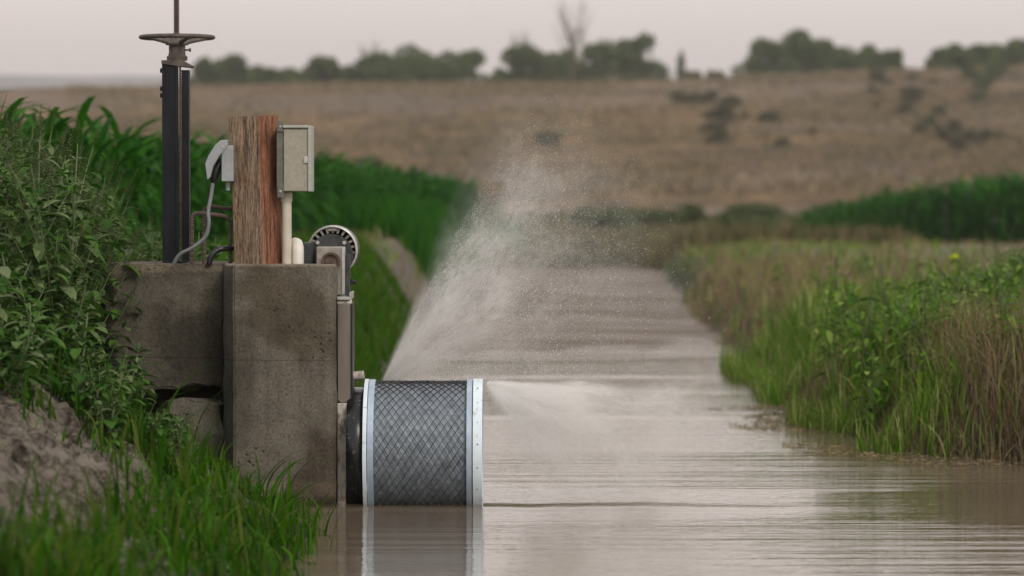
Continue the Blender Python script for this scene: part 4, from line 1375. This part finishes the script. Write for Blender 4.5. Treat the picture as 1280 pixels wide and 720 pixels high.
# shrubs on the slope; a few shared meshes
shr = []
for i in range(4):
    cm = crown_mesh(random.Random(i+90), 1.0, 1.0, 900, .13, 6); cm.materials.append(M['sage']); shr.append(cm)
shg = []
for i in range(3):
    cm = crown_mesh(random.Random(i+190), 1.0, 1.0, 900, .13, 6); cm.materials.append(M['midshrub']); shg.append(cm)
def on_hill(px, py):
    """where the sight line through a pixel meets the slope"""
    Yv = np.linspace(206, 379, 500)
    Xv = (px-640)/F*Yv
    Zr = CZ-(py-250)/F*Yv
    d_ = height(Xv, Yv) - Zr
    k_ = np.argmax(d_ > 0)
    return float(Xv[k_]), float(Yv[k_])
sr = random.Random(21)
def put_shrub(px, py, w, h, label, group, pool=shr, nm='shrub'):
    x, Y = on_hill(px, py)
    o = bpy.data.objects.new(nm, sr.choice(pool)); COL.objects.link(o)
    o.location = (x, Y, gh(x, Y)-.15); s_ = w/F*Y/2
    o.scale = (s_, s_, h/F*Y); o.rotation_euler = (0, 0, sr.uniform(0, 6.28))
    tag(o, label, 'shrub', group)
for (px, py, w, h) in ((1150, 168, 26, 18), (1165, 160, 28, 20), (1180, 178, 36, 26), (1198, 188, 40, 24), (1215, 180, 36, 22), (1235, 176, 34, 18), (1172, 146, 30, 18), (1190, 168, 34, 22), (1248, 174, 22, 12)):
    put_shrub(px, py, w, h, 'dark green shrub in the thicket on the right slope of the hill', 'dark shrubs in the right slope thicket')
for (px, py, w, h) in ((1215, 100, 36, 22), (1228, 112, 34, 24), (1240, 100, 34, 22), (1222, 126, 24, 18), (1250, 92, 30, 18)):
    put_shrub(px, py, w, h, 'green shrub in the clump just under the right crest trees', 'shrubs under the right crest trees', shg)
for k in range(62):
    px = sr.uniform(240, 1280); py = sr.uniform(112, 228)
    if k < 12: px, py = sr.uniform(870, 990), sr.uniform(125, 185)
    if 16 <= k < 30: px, py = sr.uniform(1090, 1170), sr.uniform(98, 145)
    w = sr.uniform(10, 34) * (1.5 if k < 30 else .7)
    put_shrub(px, py, w, w*(.42 if k < 30 else .3), 'low brown sagebrush shrub on the dry hillside', 'sagebrush shrubs on the hillside')
for (px, w, h) in ((762, 16, 26), (764, 13, 22), (760, 15, 20)):
    pass
# green shrubs on the flat beyond the canal
for k in range(34):
    px = sr.uniform(590, 1030); Y = sr.uniform(92, 198)
    x = (px-640)/F*Y; z = gh(x, Y)
    if z < .1: continue
    w = sr.uniform(.6, 1.6)
    o = bpy.data.objects.new('shrub', sr.choice(shg)); COL.objects.link(o)
    o.location = (x, Y, z-.1); o.scale = (w, w, w*.7); o.rotation_euler = (0, 0, sr.uniform(0, 6.28))
    tag(o, 'grey green shrub on the flat ground between canal end and hill', 'shrub', 'shrubs on the flat below the hill')

Yh = rng.uniform(217, 376, 26000); ph = np.column_stack([rng.uniform(-.13, .158, 26000)*Yh, Yh])
ph = ph[rng.random(len(ph)) < .25+.75*smooth(.4, .55, fbm(ph[:, 0]*.06, ph[:, 1]*.05, 4, 83))]
M['hillg'] = leafmat('hill_grass', [(.27,.185,.115), (.17,.115,.075), (.37,.275,.165), (.08,.062,.04), (.2,.165,.09)], .15, .9)
grass_obj('dry_grass', ph, .15, .5, .12, .3, .7, M['hillg'], 'tufts of golden brown dry grass covering the hillside', 'dry grass', 2, 2, .4)

# wire fence along the foot of the slope
fe_pts = []
for px in range(540, 1361, 82):
    x, Y = on_hill(px, 214)
    fe_pts.append((x, Y, gh(x, Y)))
fe = empty('wire_fence', fe_pts[0], 'thin dark wire fence running along the lower hillside', 'fence')
for q in fe_pts:
    b_ = MB(); b_.tube([(q[0], q[1], q[2]-.2), (q[0], q[1], q[2]+1.25)], .05, 6)
    b_.build('fence_post', M['bark'], fe)
b_ = MB()
for hgt_ in (.35, .75, 1.15):
    b_.tube([(q[0], q[1]-.08, q[2]+hgt_) for q in fe_pts], .025, 4)
b_.build('wires', M['rust'], fe)

# ------------------------------------------------------------------ spray: fine mist volumes and droplets
def spray_vol(name, O, th_peak, ths, rmax, box, dens, label, thickness):
    """O origin; density from angle about O in X-Z and radius"""
    m_, nt_, bs_ = mat(name + '_air')
    nt_.nodes.remove(bs_)
    out = nt_.nodes['Material Output']
    pv = N(nt_, "ShaderNodeVolumePrincipled")
    pv.inputs['Color'].default_value = (1, .985, .965, 1)
    pv.inputs['Anisotropy'].default_value = .0
    tc_ = N(nt_, "ShaderNodeTexCoord")
    sb_ = N(nt_, "ShaderNodeVectorMath", operation='SUBTRACT'); sb_.inputs[1].default_value = O
    nt_.links.new(tc_.outputs['Object'], sb_.inputs[0])
    sp_ = N(nt_, "ShaderNodeSeparateXYZ"); nt_.links.new(sb_.outputs[0], sp_.inputs[0])
    x_, y_, z_ = sp_.outputs
    th = math_(nt_, 'ARCTAN2', x_, z_)         # from vertical towards +X
    r_ = math_(nt_, 'SQRT', math_(nt_, 'ADD', math_(nt_, 'MULTIPLY', x_, x_), math_(nt_, 'MULTIPLY', z_, z_)))
    cb_ = N(nt_, "ShaderNodeCombineXYZ")
    nt_.links.new(math_(nt_, 'MULTIPLY', th, 3.2), cb_.inputs[0]); nt_.links.new(math_(nt_, 'MULTIPLY', r_, 2.6), cb_.inputs[1]); nt_.links.new(math_(nt_, 'MULTIPLY', y_, 2), cb_.inputs[2])
    nz1 = noise(nt_, 1.6, 4, cb_.outputs[0], .6)
    a, b2, c_, d_ = ths
    th = math_(nt_, 'ADD', th, math_(nt_, 'MULTIPLY', math_(nt_, 'SUBTRACT', noise(nt_, 3.5, 4, sb_.outputs[0], .6), .5), .28))
    rise = mrange(nt_, th, a, b2)
    fall = mrange(nt_, th, c_, d_, 1, 0)
    ang = math_(nt_, 'MULTIPLY', rise, fall)
    rr = math_(nt_, 'MULTIPLY', mrange(nt_, r_, 0, rmax*.08), mrange(nt_, r_, rmax*.3, rmax, 1, 0))
    thick = mrange(nt_, math_(nt_, 'ABSOLUTE', y_), 0, thickness, 1, 0)
    inv = math_(nt_, 'DIVIDE', 1.0, math_(nt_, 'ADD', r_, .25))
    D = math_(nt_, 'MULTIPLY', math_(nt_, 'MULTIPLY', ang, rr), math_(nt_, 'MULTIPLY', thick, inv))
    D = math_(nt_, 'MULTIPLY', D, mrange(nt_, nz1, .38, .66, .25, 1.7))
    cb2 = N(nt_, "ShaderNodeCombineXYZ")
    nt_.links.new(math_(nt_, 'MULTIPLY', th, 30.0), cb2.inputs[0]); nt_.links.new(math_(nt_, 'MULTIPLY', r_, 12), cb2.inputs[1]); nt_.links.new(math_(nt_, 'MULTIPLY', y_, 12), cb2.inputs[2])
    D = math_(nt_, 'MULTIPLY', D, mrange(nt_, noise(nt_, 1.5, 3, cb2.outputs[0], .7), .36, .64, .2, 1.8))
    D = math_(nt_, 'MULTIPLY', D, dens)
    nt_.links.new(D, pv.inputs['Density'])
    nt_.links.new(pv.outputs[0], out.inputs['Volume'])
    b_ = MB(); b_.box(*box)
    o = b_.build(name, m_)
    return tag(o, label, 'water spray', kind='stuff')

O1 = (X0(474, 14.75), 14.95, Z0(482, 14.75))
spray_vol('spray_mist', O1, 0, (R(20), R(35), R(38), R(88)), 1.6, ((O1[0]-.05, 14.5, .25), (O1[0]+1.7, 15.4, 1.75)), 2.0,
          'wide fan of fine white spray rising behind the drum screen', .42)
O2 = (X0(603), 14.45, Z0(481))
spray_vol('spray_jet_mist', O2, 0, (R(89), R(97), R(116), R(160)), 1.25, ((O2[0]+.005, 14.0, .004), (O2[0]+1.25, 14.9, O2[2]+.02)), 3.4,
          'low haze of spray blown from the right rim of the drum screen across the water', .35)

M['drop'] = simple('water_drop', (.75,.73,.72), (.85,.84,.83), 20, .15, 0, 0, .001)
def droplets(name, O, n, th0, sd, rmax, ysd, grav, label, size=.00056, thmin=None, thmax=None):
    th = rng.gamma(1.6, sd, n) + th0 if sd > 0 else rng.uniform(thmin, thmax, n)
    r_ = np.abs(rng.normal(0, .5, n))*rmax*(1+.25*rng.normal(0,1,n))
    x = np.sin(th)*r_; z = np.cos(th)*r_ - grav*(r_/rmax)**2
    y = rng.normal(0, ysd, n)*(.15+r_/rmax)
    P = np.column_stack([O[0]+x, O[1]+y, O[2]+z])
    dirv = np.column_stack([np.sin(th), 0*th, np.cos(th) - 2*grav*r_/rmax**2]); dirv /= np.linalg.norm(dirv, axis=1)[:, None]
    ok = (P[:, 2] > .01) & (r_ > .02) & (r_ < rmax*(.8+.3*rng.random(n)))
    P, dirv = P[ok], dirv[ok]; n = len(P)
    s_ = size*rng.lognormal(0, .25, (n, 1))
    side = np.column_stack([-dirv[:, 2], 0*dirv[:, 0], dirv[:, 0]])
    yv = np.array([[0, 1, 0]])
    L_ = s_*rng.uniform(1.5, 4.5, (n, 1))
    v = np.stack([P+dirv*L_, P+side*s_, P+yv*s_, P-side*s_, P-yv*s_, P-dirv*L_], 1).reshape(-1, 3)
    t6 = np.array([(0,1,2),(0,2,3),(0,3,4),(0,4,1),(5,2,1),(5,3,2),(5,4,3),(5,1,4)])
    f = (np.arange(n)[:, None, None]*6 + t6[None]).reshape(-1, 3)
    return tag(link(name, np_mesh(name, v, f), M['drop'], smooth=True), label, 'water spray', kind='stuff')
droplets('spray_droplets', O1, 75000, R(25), R(17), 1.55, .2, .16, 'thousands of fine droplets thrown up in a fan behind the drum screen')
droplets('jet_droplets', O2, 6000, R(93), R(8), 1.0, .1, .05, 'fine droplets of the low jet leaving the right rim of the drum screen')

# ------------------------------------------------------------------ air
hz_m, nt, bs = mat('haze_air'); nt.nodes.remove(bs)
pv = N(nt, "ShaderNodeVolumePrincipled")
pv.inputs['Color'].default_value = (.98, .98, .99, 1)
pv.inputs['Density'].default_value = .0003
pv.inputs['Anisotropy'].default_value = .2
nt.links.new(pv.outputs[0], nt.nodes['Material Output'].inputs['Volume'])
b = MB(); b.box((-1700, -60, -1.6), (1700, 2700, 110))
hz = b.build('haze', hz_m)
tag(hz, 'pale summer haze softening the far hill and mountains', 'haze', kind='stuff')
hz.display_type = 'WIRE'
